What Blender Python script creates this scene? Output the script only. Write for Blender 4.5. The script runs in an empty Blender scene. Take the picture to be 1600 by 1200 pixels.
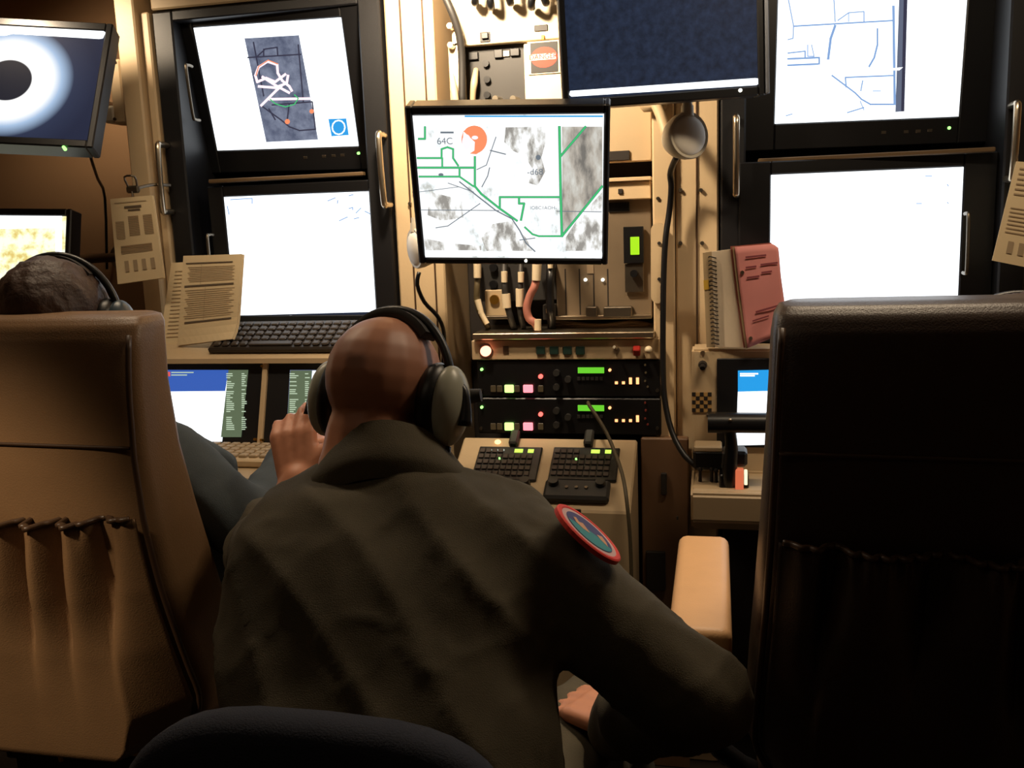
import bpy, bmesh, math, random
import numpy as np
from mathutils import Vector, Matrix, Euler, noise

random.seed(7)
scene = bpy.context.scene
col = scene.collection
CZ = 1.36                      # camera height above the floor
FPX = 1450.0                   # focal length in pixels of the 1600 x 1200 frame
YAW, PITCH, ROLL = math.radians(12.618), math.radians(9.62), math.radians(2.0756)

# ---------------------------------------------------------------- camera
_f = Vector((-math.sin(YAW)*math.cos(PITCH), math.cos(YAW)*math.cos(PITCH), -math.sin(PITCH)))
_r = Vector((math.cos(YAW), math.sin(YAW), 0.0))
_u = _r.cross(_f)
CR = _r*math.cos(ROLL) - _u*math.sin(ROLL)
CU = _u*math.cos(ROLL) + _r*math.sin(ROLL)
CF = _f
CAM = Vector((0, 0, CZ))
cam_data = bpy.data.cameras.new('camera')
cam_data.sensor_width = 36.0
cam_data.lens = FPX/1600.0*36.0
cam_data.clip_start = 0.02
cam = bpy.data.objects.new('camera', cam_data)
m = Matrix((CR, CU, -CF)).transposed().to_4x4()
m.translation = CAM
cam.matrix_world = m
col.objects.link(cam)
scene.camera = cam

# ---------------------------------------------------------------- world, exposure
w = bpy.data.worlds.new('world'); scene.world = w; w.use_nodes = True
w.node_tree.nodes['Background'].inputs[0].default_value = (0.02, 0.018, 0.016, 1)
w.node_tree.nodes['Background'].inputs[1].default_value = 0.3
vs = scene.view_settings
vs.view_transform = 'Standard'; vs.look = 'None'; vs.gamma = 1.0; vs.exposure = 0.0
vs.use_curve_mapping = False
LAMP_CONSOLE = 62.0
LAMP_SEAT = 75.0
LAMP_ARM = 26.0
LAMP_SIDE = 21.0
FILL_FRONT = 5.0               # fill lights added over the desks
FILL_REAR = 0.5                # fill light added behind the seats

# ---------------------------------------------------------------- helpers
def ray(px, py):
    return CF + (px-800)/FPX*CR - (py-600)/FPX*CU
def P(px, py, Y):
    d = ray(px, py); return CAM + d*(Y/d.y)
def PD(px, py, depth):
    return CAM + ray(px, py)*depth
def on_plane(px, py, p, n):
    d = ray(px, py); return CAM + d*((p-CAM).dot(n)/d.dot(n))
def lin(c):
    c = c/255.0
    return c/12.92 if c <= .04045 else ((c+.055)/1.055)**2.4
def rgb(r, g, b): return (lin(r), lin(g), lin(b), 1)

MATS = {}
def mat(name, c, rough=.5, metal=0.0, var=0.0, scale=30.0, bump=0.0, bscale=200.0, coat=0.0, spec=.5):
    if name in MATS: return MATS[name]
    mm = bpy.data.materials.new(name); mm.use_nodes = True
    nt = mm.node_tree; b = nt.nodes['Principled BSDF']
    b.inputs['Base Color'].default_value = rgb(*c)
    b.inputs['Roughness'].default_value = rough
    b.inputs['Metallic'].default_value = metal
    b.inputs['Coat Weight'].default_value = coat
    b.inputs['Specular IOR Level'].default_value = spec
    tc = nt.nodes.new('ShaderNodeTexCoord')
    if var > 0:
        n = nt.nodes.new('ShaderNodeTexNoise'); n.inputs['Scale'].default_value = scale; n.inputs['Detail'].default_value = 5
        nt.links.new(tc.outputs['Object'], n.inputs['Vector'])
        mx = nt.nodes.new('ShaderNodeMix'); mx.data_type = 'RGBA'
        a = rgb(*c)
        mx.inputs[6].default_value = (a[0]*(1-var), a[1]*(1-var), a[2]*(1-var), 1)
        mx.inputs[7].default_value = (min(1, a[0]*(1+var)), min(1, a[1]*(1+var)), min(1, a[2]*(1+var)), 1)
        nt.links.new(n.outputs['Fac'], mx.inputs[0]); nt.links.new(mx.outputs[2], b.inputs['Base Color'])
    if bump > 0:
        n2 = nt.nodes.new('ShaderNodeTexNoise'); n2.inputs['Scale'].default_value = bscale; n2.inputs['Detail'].default_value = 4
        nt.links.new(tc.outputs['Object'], n2.inputs['Vector'])
        bp = nt.nodes.new('ShaderNodeBump'); bp.inputs['Strength'].default_value = bump; bp.inputs['Distance'].default_value = .002
        nt.links.new(n2.outputs['Fac'], bp.inputs['Height']); nt.links.new(bp.outputs['Normal'], b.inputs['Normal'])
    MATS[name] = mm
    return mm
def emit(name, c, s=1.0):
    if name in MATS: return MATS[name]
    mm = bpy.data.materials.new(name); mm.use_nodes = True
    b = mm.node_tree.nodes['Principled BSDF']
    b.inputs['Base Color'].default_value = (0.01, 0.01, 0.01, 1); b.inputs['Roughness'].default_value = .3
    b.inputs['Specular IOR Level'].default_value = .12
    b.inputs['Emission Color'].default_value = rgb(*c); b.inputs['Emission Strength'].default_value = s
    MATS[name] = mm
    return mm

class B:
    """collects shapes in one bmesh; coordinates are world unless the builder says otherwise"""
    def __init__(s): s.bm = bmesh.new(); s.mi = 0
    def _mark(s, n0):
        s.bm.faces.ensure_lookup_table()
        for f in s.bm.faces[n0:]: f.material_index = s.mi
    def box(s, c, size, bev=0.0, rot=None, seg=1):
        n0 = len(s.bm.faces)
        t = bmesh.new(); bmesh.ops.create_cube(t, size=1.0)
        bmesh.ops.scale(t, vec=size, verts=t.verts)
        if bev > 0: bmesh.ops.bevel(t, geom=list(t.edges), offset=min(bev, .49*min(size)), segments=seg, affect='EDGES', profile=.5)
        M4 = Matrix.Translation(c) @ (rot.to_4x4() if rot is not None else Matrix())
        s._merge(t, M4); s._mark(n0); return s
    def _merge(s, t, M4):
        mp = {v: s.bm.verts.new(M4 @ v.co) for v in t.verts}
        for f in t.faces:
            try: s.bm.faces.new([mp[v] for v in f.verts])
            except ValueError: pass
        t.free()
    def pxbox(s, r, Y, depth, bev=0.0, grow=0.0):
        """front face at plane y=Y covering pixel rectangle r, body goes back by depth (negative depth comes forward)"""
        x0, y0, x1, y1 = r; cx, cy = (x0+x1)/2, (y0+y1)/2
        xl, xr = P(x0, cy, Y).x, P(x1, cy, Y).x; zt, zb = P(cx, y0, Y).z, P(cx, y1, Y).z
        return s.box(((xl+xr)/2, Y+depth/2, (zt+zb)/2), (xr-xl+grow, abs(depth), zt-zb+grow), bev)
    def cyl(s, p0, p1, r0, r1=None, n=16, caps=True):
        n0 = len(s.bm.faces); r1 = r0 if r1 is None else r1
        p0, p1 = Vector(p0), Vector(p1); d = (p1-p0).normalized()
        a = d.orthogonal().normalized(); b = d.cross(a)
        R0 = [s.bm.verts.new(p0+(a*math.cos(2*math.pi*i/n)+b*math.sin(2*math.pi*i/n))*r0) for i in range(n)]
        R1 = [s.bm.verts.new(p1+(a*math.cos(2*math.pi*i/n)+b*math.sin(2*math.pi*i/n))*r1) for i in range(n)]
        for i in range(n): s.bm.faces.new((R0[i], R0[(i+1) % n], R1[(i+1) % n], R1[i]))
        if caps: s.bm.faces.new(R0[::-1]); s.bm.faces.new(R1)
        s._mark(n0); return s
    def tube(s, pts, r, n=8, closed_caps=True, smooth=3):
        pts = [Vector(p) for p in pts]
        if smooth: pts = spline(pts, smooth)
        rs = r if isinstance(r, (list, tuple)) else [r]*len(pts)
        if len(rs) != len(pts): rs = list(np.interp(np.linspace(0, 1, len(pts)), np.linspace(0, 1, len(rs)), rs))
        n0 = len(s.bm.faces); prev = None; ref = None; first = None
        for i, p in enumerate(pts):
            d = (pts[min(i+1, len(pts)-1)]-pts[max(i-1, 0)]).normalized()
            if ref is None: ref = d.orthogonal().normalized()
            ref = (ref - d*ref.dot(d)).normalized(); b = d.cross(ref)
            ring = [s.bm.verts.new(p+(ref*math.cos(2*math.pi*k/n)+b*math.sin(2*math.pi*k/n))*rs[i]) for k in range(n)]
            if prev:
                for k in range(n): s.bm.faces.new((prev[k], prev[(k+1) % n], ring[(k+1) % n], ring[k]))
            else: first = ring
            prev = ring
        if closed_caps: s.bm.faces.new(first[::-1]); s.bm.faces.new(prev)
        s._mark(n0); return s
    def ell(s, c, rad, rot=None, u=20, v=12):
        n0 = len(s.bm.faces); t = bmesh.new()
        bmesh.ops.create_uvsphere(t, u_segments=u, v_segments=v, radius=1.0)
        M4 = Matrix.Translation(c) @ (rot.to_4x4() if rot is not None else Matrix()) @ Matrix.Diagonal((*rad, 1))
        s._merge(t, M4); s._mark(n0); return s
    def poly(s, pts):
        n0 = len(s.bm.faces)
        s.bm.faces.new([s.bm.verts.new(p) for p in pts]); s._mark(n0); return s
    def prism(s, pts, ext):
        n0 = len(s.bm.faces); ext = Vector(ext)
        a = [s.bm.verts.new(p) for p in pts]; b = [s.bm.verts.new(Vector(p)+ext) for p in pts]
        s.bm.faces.new(a); s.bm.faces.new(b[::-1])
        for i in range(len(a)): s.bm.faces.new((a[i], b[i], b[(i+1) % len(a)], a[(i+1) % len(a)]))
        s._mark(n0); return s
    def loft(s, rings, caps=True):
        n0 = len(s.bm.faces); prev = None; fr = None
        for r in rings:
            ring = [s.bm.verts.new(p) for p in r]
            if prev:
                k = len(ring)
                for i in range(k): s.bm.faces.new((prev[i], prev[(i+1) % k], ring[(i+1) % k], ring[i]))
            else: fr = ring
            prev = ring
        if caps: s.bm.faces.new(fr[::-1]); s.bm.faces.new(prev)
        s._mark(n0); return s
    def grid(s, f, nu, nv, thick=0.0):
        n0 = len(s.bm.faces)
        V = [[s.bm.verts.new(f(i/nu, j/nv)) for j in range(nv+1)] for i in range(nu+1)]
        for i in range(nu):
            for j in range(nv): s.bm.faces.new((V[i][j], V[i+1][j], V[i+1][j+1], V[i][j+1]))
        s._mark(n0)
        if thick:
            o = Vector((0, thick, 0))
            K = [[s.bm.verts.new(V[i][j].co+o) for j in range(nv+1)] for i in range(nu+1)]
            for i in range(nu):
                for j in range(nv): s.bm.faces.new((K[i][j], K[i][j+1], K[i+1][j+1], K[i+1][j]))
            for i in range(nu):
                s.bm.faces.new((V[i][0], K[i][0], K[i+1][0], V[i+1][0])); s.bm.faces.new((V[i][nv], V[i+1][nv], K[i+1][nv], K[i][nv]))
            for j in range(nv):
                s.bm.faces.new((V[0][j], V[0][j+1], K[0][j+1], K[0][j])); s.bm.faces.new((V[nu][j], K[nu][j], K[nu][j+1], V[nu][j+1]))
            s._mark(n0)
        return s
    def build(s, name, mats, parent=None, local=False, smooth=False, label=None, cat=None, group=None, kind=None, auto=None):
        me = bpy.data.meshes.new(name)
        bmesh.ops.recalc_face_normals(s.bm, faces=s.bm.faces)
        s.bm.to_mesh(me); s.bm.free()
        if not isinstance(mats, (list, tuple)): mats = [mats]
        for q in mats: me.materials.append(q)
        o = bpy.data.objects.new(name, me); col.objects.link(o)
        if parent is not None:
            o.parent = parent
            if not local: me.transform(WM[root_of(parent)].inverted())
        elif not local:
            xs = [v.co for v in me.vertices]
            if xs:
                lo = Vector([min(v[i] for v in xs) for i in range(3)]); hi = Vector([max(v[i] for v in xs) for i in range(3)])
                org = Vector(((lo.x+hi.x)/2, (lo.y+hi.y)/2, lo.z))
                me.transform(Matrix.Translation(-org)); o.location = org
                WM[o] = Matrix.Translation(org)
        if smooth:
            for p in me.polygons: p.use_smooth = True
            if auto is not None: me.set_sharp_from_angle(angle=math.radians(auto))
        tag(o, label, cat, group, kind)
        return o
WM = {}
def root_of(o):
    while o.parent is not None: o = o.parent
    return o
def tag(o, label=None, cat=None, group=None, kind=None):
    if label: o['label'] = label
    if cat: o['category'] = cat
    if group: o['group'] = group
    if kind: o['kind'] = kind
def thing(name, label, cat, loc, rot=None, group=None):
    o = bpy.data.objects.new(name, None); col.objects.link(o)
    o.empty_display_size = .05
    R = rot.to_matrix().to_4x4() if isinstance(rot, Euler) else (rot.to_4x4() if rot is not None else Matrix())
    M4 = Matrix.Translation(loc) @ R
    o.location = loc; o.rotation_euler = R.to_euler()
    WM[o] = M4; tag(o, label, cat, group)
    return o
def spline(pts, sub=4):
    if len(pts) < 3: return pts
    out = []
    n = len(pts)
    for i in range(n-1):
        p0 = pts[max(i-1, 0)]; p1 = pts[i]; p2 = pts[i+1]; p3 = pts[min(i+2, n-1)]
        for k in range(sub):
            t = k/sub
            out.append(.5*((2*p1)+(p2-p0)*t+(2*p0-5*p1+4*p2-p3)*t*t+(3*p1-p0-3*p2+p3)*t**3))
    out.append(pts[-1]); return out
def text_mesh(txt, size, bold=0.0):
    cu = bpy.data.curves.new('t', 'FONT'); cu.body = txt; cu.size = size; cu.align_x = 'CENTER'; cu.align_y = 'CENTER'
    cu.offset = bold
    o = bpy.data.objects.new('t', cu); col.objects.link(o)
    dg = bpy.context.evaluated_depsgraph_get()
    me = bpy.data.meshes.new_from_object(o.evaluated_get(dg))
    bpy.data.objects.remove(o); bpy.data.curves.remove(cu)
    return me
def add_text(b, txt, size, M4, bold=0.0):
    me = text_mesh(txt, size, bold); n0 = len(b.bm.faces)
    vs_ = [b.bm.verts.new(M4 @ v.co) for v in me.vertices]
    for p in me.polygons:
        try: b.bm.faces.new([vs_[i] for i in p.vertices])
        except ValueError: pass
    b._mark(n0); bpy.data.meshes.remove(me)
# text lying in a plane facing -y (x right, z up)
TXT = Matrix(((1, 0, 0, 0), (0, 0, -1, 0), (0, 1, 0, 0), (0, 0, 0, 1)))

# organic bodies: closed volumes fused by a voxel remesh
def prim_cap(bm, p0, p1, r0, r1, n=14, k=5):
    p0, p1 = Vector(p0), Vector(p1); d = (p1-p0)
    if d.length < 1e-6: d = Vector((0, 0, 1))
    d.normalize(); a = d.orthogonal().normalized(); b = d.cross(a); prev = None
    rings = []
    for i in range(k+1):
        t = -math.pi/2 + math.pi/2*i/k; rings.append((p0+d*math.sin(t)*r0, max(1e-4, math.cos(t)*r0)))
    for i in range(k+1):
        t = math.pi/2*i/k; rings.append((p1+d*math.sin(t)*r1, max(1e-4, math.cos(t)*r1)))
    first = None
    for c, r in rings:
        ring = [bm.verts.new(c+(a*math.cos(2*math.pi*j/n)+b*math.sin(2*math.pi*j/n))*r) for j in range(n)]
        if prev:
            for j in range(n): bm.faces.new((prev[j], prev[(j+1) % n], ring[(j+1) % n], ring[j]))
        else: first = ring
        prev = ring
    bm.faces.new(first[::-1]); bm.faces.new(prev)
def blob(name, prims, voxel, mats, parent, smooth=4, folds=None):
    b = B()
    for q in prims:
        if q[0] == 'cap': prim_cap(b.bm, *q[1:])
        elif q[0] == 'ell': b.ell(q[1], q[2], q[3] if len(q) > 3 else None, 18, 12)
        elif q[0] == 'loft': b.loft(q[1])
        elif q[0] == 'box': b.box(q[1], q[2], q[3], q[4] if len(q) > 4 else None)
    bmesh.ops.recalc_face_normals(b.bm, faces=b.bm.faces)
    me = bpy.data.meshes.new('tmp'); b.bm.to_mesh(me); b.bm.free()
    t = bpy.data.objects.new('tmp', me); col.objects.link(t)
    r = t.modifiers.new('r', 'REMESH'); r.mode = 'VOXEL'; r.voxel_size = voxel
    s_ = t.modifiers.new('s', 'SMOOTH'); s_.factor = .5; s_.iterations = smooth
    dg = bpy.context.evaluated_depsgraph_get()
    out = bpy.data.meshes.new_from_object(t.evaluated_get(dg))
    bpy.data.objects.remove(t); bpy.data.meshes.remove(me)
    if folds:
        co = [v.co.copy() for v in out.vertices]; no = [v.normal.copy() for v in out.vertices]
        for v, c, n in zip(out.vertices, co, no): v.co = c + n*folds(c, n)
    out.transform(WM[root_of(parent)].inverted())
    out.name = name
    out.materials.clear()
    for q in (mats if isinstance(mats, (list, tuple)) else [mats]): out.materials.append(q)
    for p in out.polygons: p.use_smooth = True
    o = bpy.data.objects.new(name, out); col.objects.link(o); o.parent = parent
    return o

# ---------------------------------------------------------------- materials
M_wall = mat('wall_tan', (150, 116, 82), .7, var=.08, scale=4, bump=.15, bscale=60)
M_ceil = mat('ceiling_tan', (176, 152, 120), .8, var=.05)
M_floor = mat('floor_carpet', (52, 44, 38), .95, var=.25, scale=120, bump=.6, bscale=300)
M_beige = mat('beige_paint', (205, 180, 143), .45, var=.06, scale=9, bump=.12, bscale=180)
M_beige2 = mat('beige_panel', (182, 159, 125), .5, var=.07, scale=12, bump=.1, bscale=180)
M_cream = mat('cream_plate', (226, 208, 176), .45, var=.04)
M_pale = mat('pale_plastic', (205, 196, 176), .4, var=.05)
M_black = mat('black_paint', (16, 16, 19), .45, var=.15, bump=.08)
M_blackpl = mat('black_plastic', (14, 14, 16), .38, var=.1)
M_dark = mat('dark_grey', (40, 38, 36), .55, var=.15)
M_gap = mat('dark_recess', (34, 27, 22), .8, var=.2)
M_steel = mat('brushed_steel', (205, 192, 170), .28, 1.0, var=.08, scale=80)
M_steel_d = mat('dull_steel', (120, 112, 100), .4, 1.0, var=.1)
M_paper = mat('paper', (222, 200, 160), .85, var=.05, scale=15)
M_ink = mat('ink', (96, 82, 66), .9)
M_ink2 = mat('ink_pale', (164, 143, 114), .9)
M_leather = mat('taupe_leather', (126, 96, 66), .42, var=.1, scale=20, bump=.25, bscale=420, spec=.45)
M_seam = mat('leather_piping', (70, 50, 34), .4, var=.1)
M_leather_shade = mat('shaded_leather', (60, 45, 36), .38, var=.12, scale=20, bump=.25, bscale=420, spec=.5)  # same leather as the taupe one, with shade put into its colour
M_pad = mat('tan_leather_pad', (206, 160, 112), .5, var=.06, bump=.15, bscale=400)
M_suit = mat('olive_flight_suit', (76, 68, 50), .85, var=.14, scale=60, bump=.4, bscale=700)
M_suit2 = mat('teal_grey_fabric', (60, 68, 72), .85, var=.14, scale=60, bump=.4, bscale=700)
M_skin = mat('skin', (196, 134, 104), .5, var=.08, scale=25)
M_hair = mat('dark_brown_hair', (58, 36, 24), .55, var=.5, scale=90, bump=.8, bscale=160)
M_navy = mat('navy_fabric', (34, 38, 52), .9, var=.2, scale=200, bump=.5, bscale=500)
M_grey = mat('grey_green_shell', (164, 164, 148), .35, var=.05)
M_red = mat('red_plastic', (150, 34, 26), .4)
M_redsign = mat('red_sign_print', (214, 62, 44), .6)
M_whiteink = mat('white_print', (236, 232, 222), .7)
M_green_d = mat('dark_green_button', (24, 46, 40), .4)
M_pink = mat('pink_card', (244, 160, 156), .75, var=.06, scale=12)
M_pinkcable = mat('pink_cable', (176, 112, 96), .6, var=.1)
M_spiral = mat('notebook_cover', (176, 152, 116), .7, var=.1)
M_brass = mat('brass', (206, 160, 70), .35, 1.0)
M_led_g = emit('led_green', (150, 255, 120), 2.5)
M_led_w = emit('led_white', (255, 250, 230), 2.5)
M_led_o = emit('led_orange', (255, 170, 110), 2.2)
M_led_r = emit('led_red', (255, 90, 80), 3.0)
M_lamp_red = emit('red_lamp', (255, 150, 120), 4.0)
M_lcd = emit('lcd_green', (110, 215, 50), .95)
M_lcd2 = emit('lcd_lime', (170, 230, 30), 1.1)
M_btn_g = emit('lit_green', (190, 255, 130), 2.0)
M_btn_r = emit('lit_red', (255, 120, 130), 2.4)
M_amber_d = emit('dim_amber', (120, 95, 60), .25)
S_white = emit('screen_white', (244, 250, 255), 1.9)
S_dark = emit('screen_dark', (34, 44, 66), .8)
S_blue = emit('screen_blue', (60, 100, 190), .9)
S_cyan = emit('screen_cyan', (40, 160, 235), 1.0)
S_green = emit('screen_green', (98, 112, 86), .9)
S_text = emit('screen_text', (200, 220, 190), .9)
S_grey = emit('screen_grey', (104, 112, 134), .9)
S_greyd = emit('screen_grey_dark', (62, 62, 84), .8)
S_line = emit('map_blue_line', (140, 175, 225), .95)
S_gline = emit('map_green_line', (70, 205, 120), .95)
S_gdark = emit('map_green_edge', (90, 140, 130), .9)
S_orange = emit('map_orange', (255, 150, 105), 1.0)
S_ink = emit('map_ink', (120, 130, 140), .9)
S_pinkl = emit('map_pink_line', (255, 225, 235), 1.3)

def noisy_screen(name, c0, c1, lo, hi, scale, s=1.0, stretch=(1, 1, 1), c2=None, rot=0.0):
    mm = bpy.data.materials.new(name); mm.use_nodes = True; nt = mm.node_tree
    b = nt.nodes['Principled BSDF']; b.inputs['Base Color'].default_value = (.01, .01, .01, 1); b.inputs['Specular IOR Level'].default_value = .08
    tc = nt.nodes.new('ShaderNodeTexCoord'); mp = nt.nodes.new('ShaderNodeMapping')
    mp.inputs['Scale'].default_value = stretch; mp.inputs['Rotation'].default_value = (0, rot, 0)
    n = nt.nodes.new('ShaderNodeTexNoise'); n.inputs['Scale'].default_value = scale; n.inputs['Detail'].default_value = 8; n.inputs['Roughness'].default_value = .62
    r = nt.nodes.new('ShaderNodeValToRGB'); r.color_ramp.elements[0].position = lo; r.color_ramp.elements[1].position = hi
    r.color_ramp.elements[0].color = rgb(*c0); r.color_ramp.elements[1].color = rgb(*c1)
    if c2:
        e = r.color_ramp.elements.new((lo+hi)/2); e.color = rgb(*c2)
    nt.links.new(tc.outputs['Object'], mp.inputs[0]); nt.links.new(mp.outputs[0], n.inputs['Vector'])
    nt.links.new(n.outputs['Fac'], r.inputs[0]); nt.links.new(r.outputs[0], b.inputs['Emission Color'])
    b.inputs['Emission Strength'].default_value = s
    return mm
S_map = noisy_screen('map_ground', (190, 192, 186), (252, 254, 255), .36, .47, 16, 1.15, (1, 1, .7), (236, 242, 244), .6)
S_hill = noisy_screen('map_hills', (122, 118, 112), (222, 222, 214), .34, .66, 22, 1.0, (1.6, 1, .6), (186, 178, 166), .7)
S_hill2 = noisy_screen('map_slopes', (150, 146, 140), (252, 254, 255), .40, .56, 26, 1.1, (1.5, 1, .7), (206, 204, 198), .7)
S_ymap = noisy_screen('map_yellow', (216, 190, 110), (250, 250, 225), .38, .56, 30, 1.2, (1, 1, 1), (236, 232, 170))
S_pmap = noisy_screen('map_slate', (84, 92, 116), (134, 142, 164), .35, .65, 30, .95)
S_dmap = noisy_screen('video_dark', (24, 32, 48), (40, 52, 76), .3, .7, 60, .9)

# ================================================================ the setting
X0, X1, Y0, Y1, ZC = -2.25, 1.5, -1.3, 2.55, CZ+.76
def struct(name, b, mt, **k):
    o = b.build(name, mt, **k); o['kind'] = 'structure'; return o
struct('floor', B().box(((X0+X1)/2, (Y0+Y1)/2, -.04), (X1-X0+.2, Y1-Y0+.2, .08)), M_floor)
struct('ceiling', B().box(((X0+X1)/2, (Y0+Y1)/2, ZC+.04), (X1-X0+.2, Y1-Y0+.2, .08)), M_ceil)
struct('wall_front', B().box(((X0+X1)/2, Y1+.04, ZC/2), (X1-X0, .08, ZC)), M_wall)
struct('wall_back', B().box(((X0+X1)/2, Y0-.04, ZC/2), (X1-X0, .08, ZC)), mat('wall_brown', (74, 60, 48), .8, var=.1, scale=5))  # unseen wall, colour darkened to cut the light bounced from behind
struct('wall_left', B().box((X0-.04, (Y0+Y1)/2, ZC/2), (.08, Y1-Y0, ZC)), M_wall)
struct('wall_right', B().box((X1+.04, (Y0+Y1)/2, ZC/2), (.08, Y1-Y0, ZC)), M_wall)
# beige posts and bay panels of the fitted wall
YF = 2.2
xp = P(205, 150, 2.2).x
trims = []
def panel(n, xa, xb, y, za, zb, mt=M_beige, d=None, bev=.004):
    d = Y1-y if d is None else d
    return struct('trim_%d' % n, B().box(((xa+xb)/2, y+d/2, (za+zb)/2), (xb-xa, d, zb-za), bev), mt)
panel(1, -1.466, -1.412, 2.17, 0, ZC)                    # wide post
panel(2, -1.408, -1.385, 2.19, 0, CZ+.56)                # thin rail
t3 = panel(3, -.776, -.655, 2.215, 0, ZC)                # panel beside the brown seat's screens
t4 = panel(4, -.145, -.095, 2.20, 0, CZ+.3)
t5 = panel(5, -.093, .004, 2.215, 0, ZC)
panel(6, .655, .70, 2.19, 0, CZ+.56)
panel(7, .71, .77, 2.17, 0, ZC)
panel(8, -1.383, -.78, 2.2, CZ+.565, ZC, M_beige2)       # header over each screen rack
panel(9, .006, .65, 2.2, CZ+.565, ZC, M_beige2)
tc = panel(10, -.653, -.147, 2.42, 0, ZC, M_gap, .13)    # back of the equipment bay
# seams and screws on the posts
for (tp, x) in ((t3, -.735), (t3, -.68), (t5, -.045)):
    B().box((x, 2.2135, CZ+.1), (.004, .004, 1.3), .001).build('seam', M_seam, tp)
for (px, py, tp) in ((1063, 380, t5), (1097, 380, t5), (1028, 310, t4), (1030, 437, t4), (1063, 297, t5), (1095, 297, t5),
                     (638, 318, t3), (645, 300, t3), (1068, 770, t5)):
    c = P(px, py, 2.2)
    B().cyl(c+Vector((0, .012, 0)), c+Vector((0, -.004 if tp is t4 else .008, 0)), .005, .004, 10).build('screw', M_steel_d, tp)
for (px, py) in ((702, 40), (703, 70)):
    c = P(px, py, 2.2); B().cyl(c+Vector((0, .015, 0)), c, .009, .007, 12).build('screw', M_steel, t3)

# ---------------------------------------------------------------- ceiling lamps (unseen fixtures above the frame; strips added as fill)
def downlight(name, label, loc, target, watts, size, blend, radius, color=(1, .79, .55)):
    t = thing(name, label, 'lamp', loc, None)
    b = B(); b.cyl((loc[0], loc[1], ZC), (loc[0], loc[1], ZC-.02), .05, .05, 20); b.build('mount', M_blackpl, t)
    d = (Vector(target)-Vector(loc)).normalized(); L = Vector(loc)
    b = B(); b.cyl(L-d*.07, L+d*.02, .035, .05, 20, caps=False); b.cyl(L-d*.07, L-d*.072, .035, .02, 20); b.build('shade', M_blackpl, t)
    b = B(); b.cyl((loc[0], loc[1], ZC-.01), L-d*.07, .008, .008, 10); b.build('stem', M_blackpl, t)
    ld = bpy.data.lights.new(name, 'SPOT'); ld.energy = watts; ld.spot_size = math.radians(size); ld.spot_blend = blend
    ld.shadow_soft_size = radius; ld.color = color
    lo = bpy.data.objects.new(name+'_light', ld); col.objects.link(lo); lo.parent = t
    lo.matrix_parent_inverse = Matrix()
    q = d.to_track_quat('-Z', 'Y').to_matrix().to_4x4(); lo.matrix_local = Matrix.Translation(d*.03) @ q
    return t
downlight('ceiling_spotlight', 'black ceiling spotlight trained on the equipment bay', (-.60, 1.80, ZC-.12), (-.50, 2.35, CZ+.33), LAMP_CONSOLE, 130, .8, .05)
downlight('ceiling_spotlight', 'black ceiling spotlight above the back of the brown seat', (-1.25, .3, ZC-.12), (-1.07, 1.22, .60), LAMP_SEAT, 32, .95, .05)
downlight('ceiling_spotlight', 'black ceiling spotlight above the armrest of the shaded seat', (.02, 1.62, ZC-.12), (-.02, 1.36, .8), LAMP_ARM, 38, .8, .04)
downlight('ceiling_spotlight', 'black ceiling spotlight facing the side wall', (-1.60, 1.85, ZC-.12), (-1.56, 2.35, 1.60), LAMP_SIDE, 110, 1, .06)

def strip_light(label, x, y, w, d, watts, color=(1, .79, .55)):  # unseen ceiling strip, added to fill the room with light
    t = thing('ceiling_strip_light', label, 'lamp', (x, y, ZC-.04))
    b = B(); b.box((x, y, ZC-.02), (w+.04, d+.04, .04), .006); b.build('housing', M_ceil, t)
    b = B(); b.box((x, y, ZC-.045), (w, d, .012), .004); b.build('diffuser', M_cream, t)
    ld = bpy.data.lights.new('strip', 'AREA'); ld.shape = 'RECTANGLE'; ld.size = w; ld.size_y = d; ld.energy = watts; ld.color = color
    lo = bpy.data.objects.new('strip_light', ld); col.objects.link(lo); lo.parent = t; lo.location = (0, 0, -.015)
strip_light('added cream ceiling fill light over the desk of the brown seat', -1.1, 1.55, .6, .1, FILL_FRONT)
strip_light('added cream ceiling fill light over the desk of the shaded seat', .3, 1.55, .6, .1, FILL_FRONT*1.5)
strip_light('added cream ceiling fill light in the aisle behind the seats', -.7, .35, .9, .1, FILL_REAR)

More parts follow.
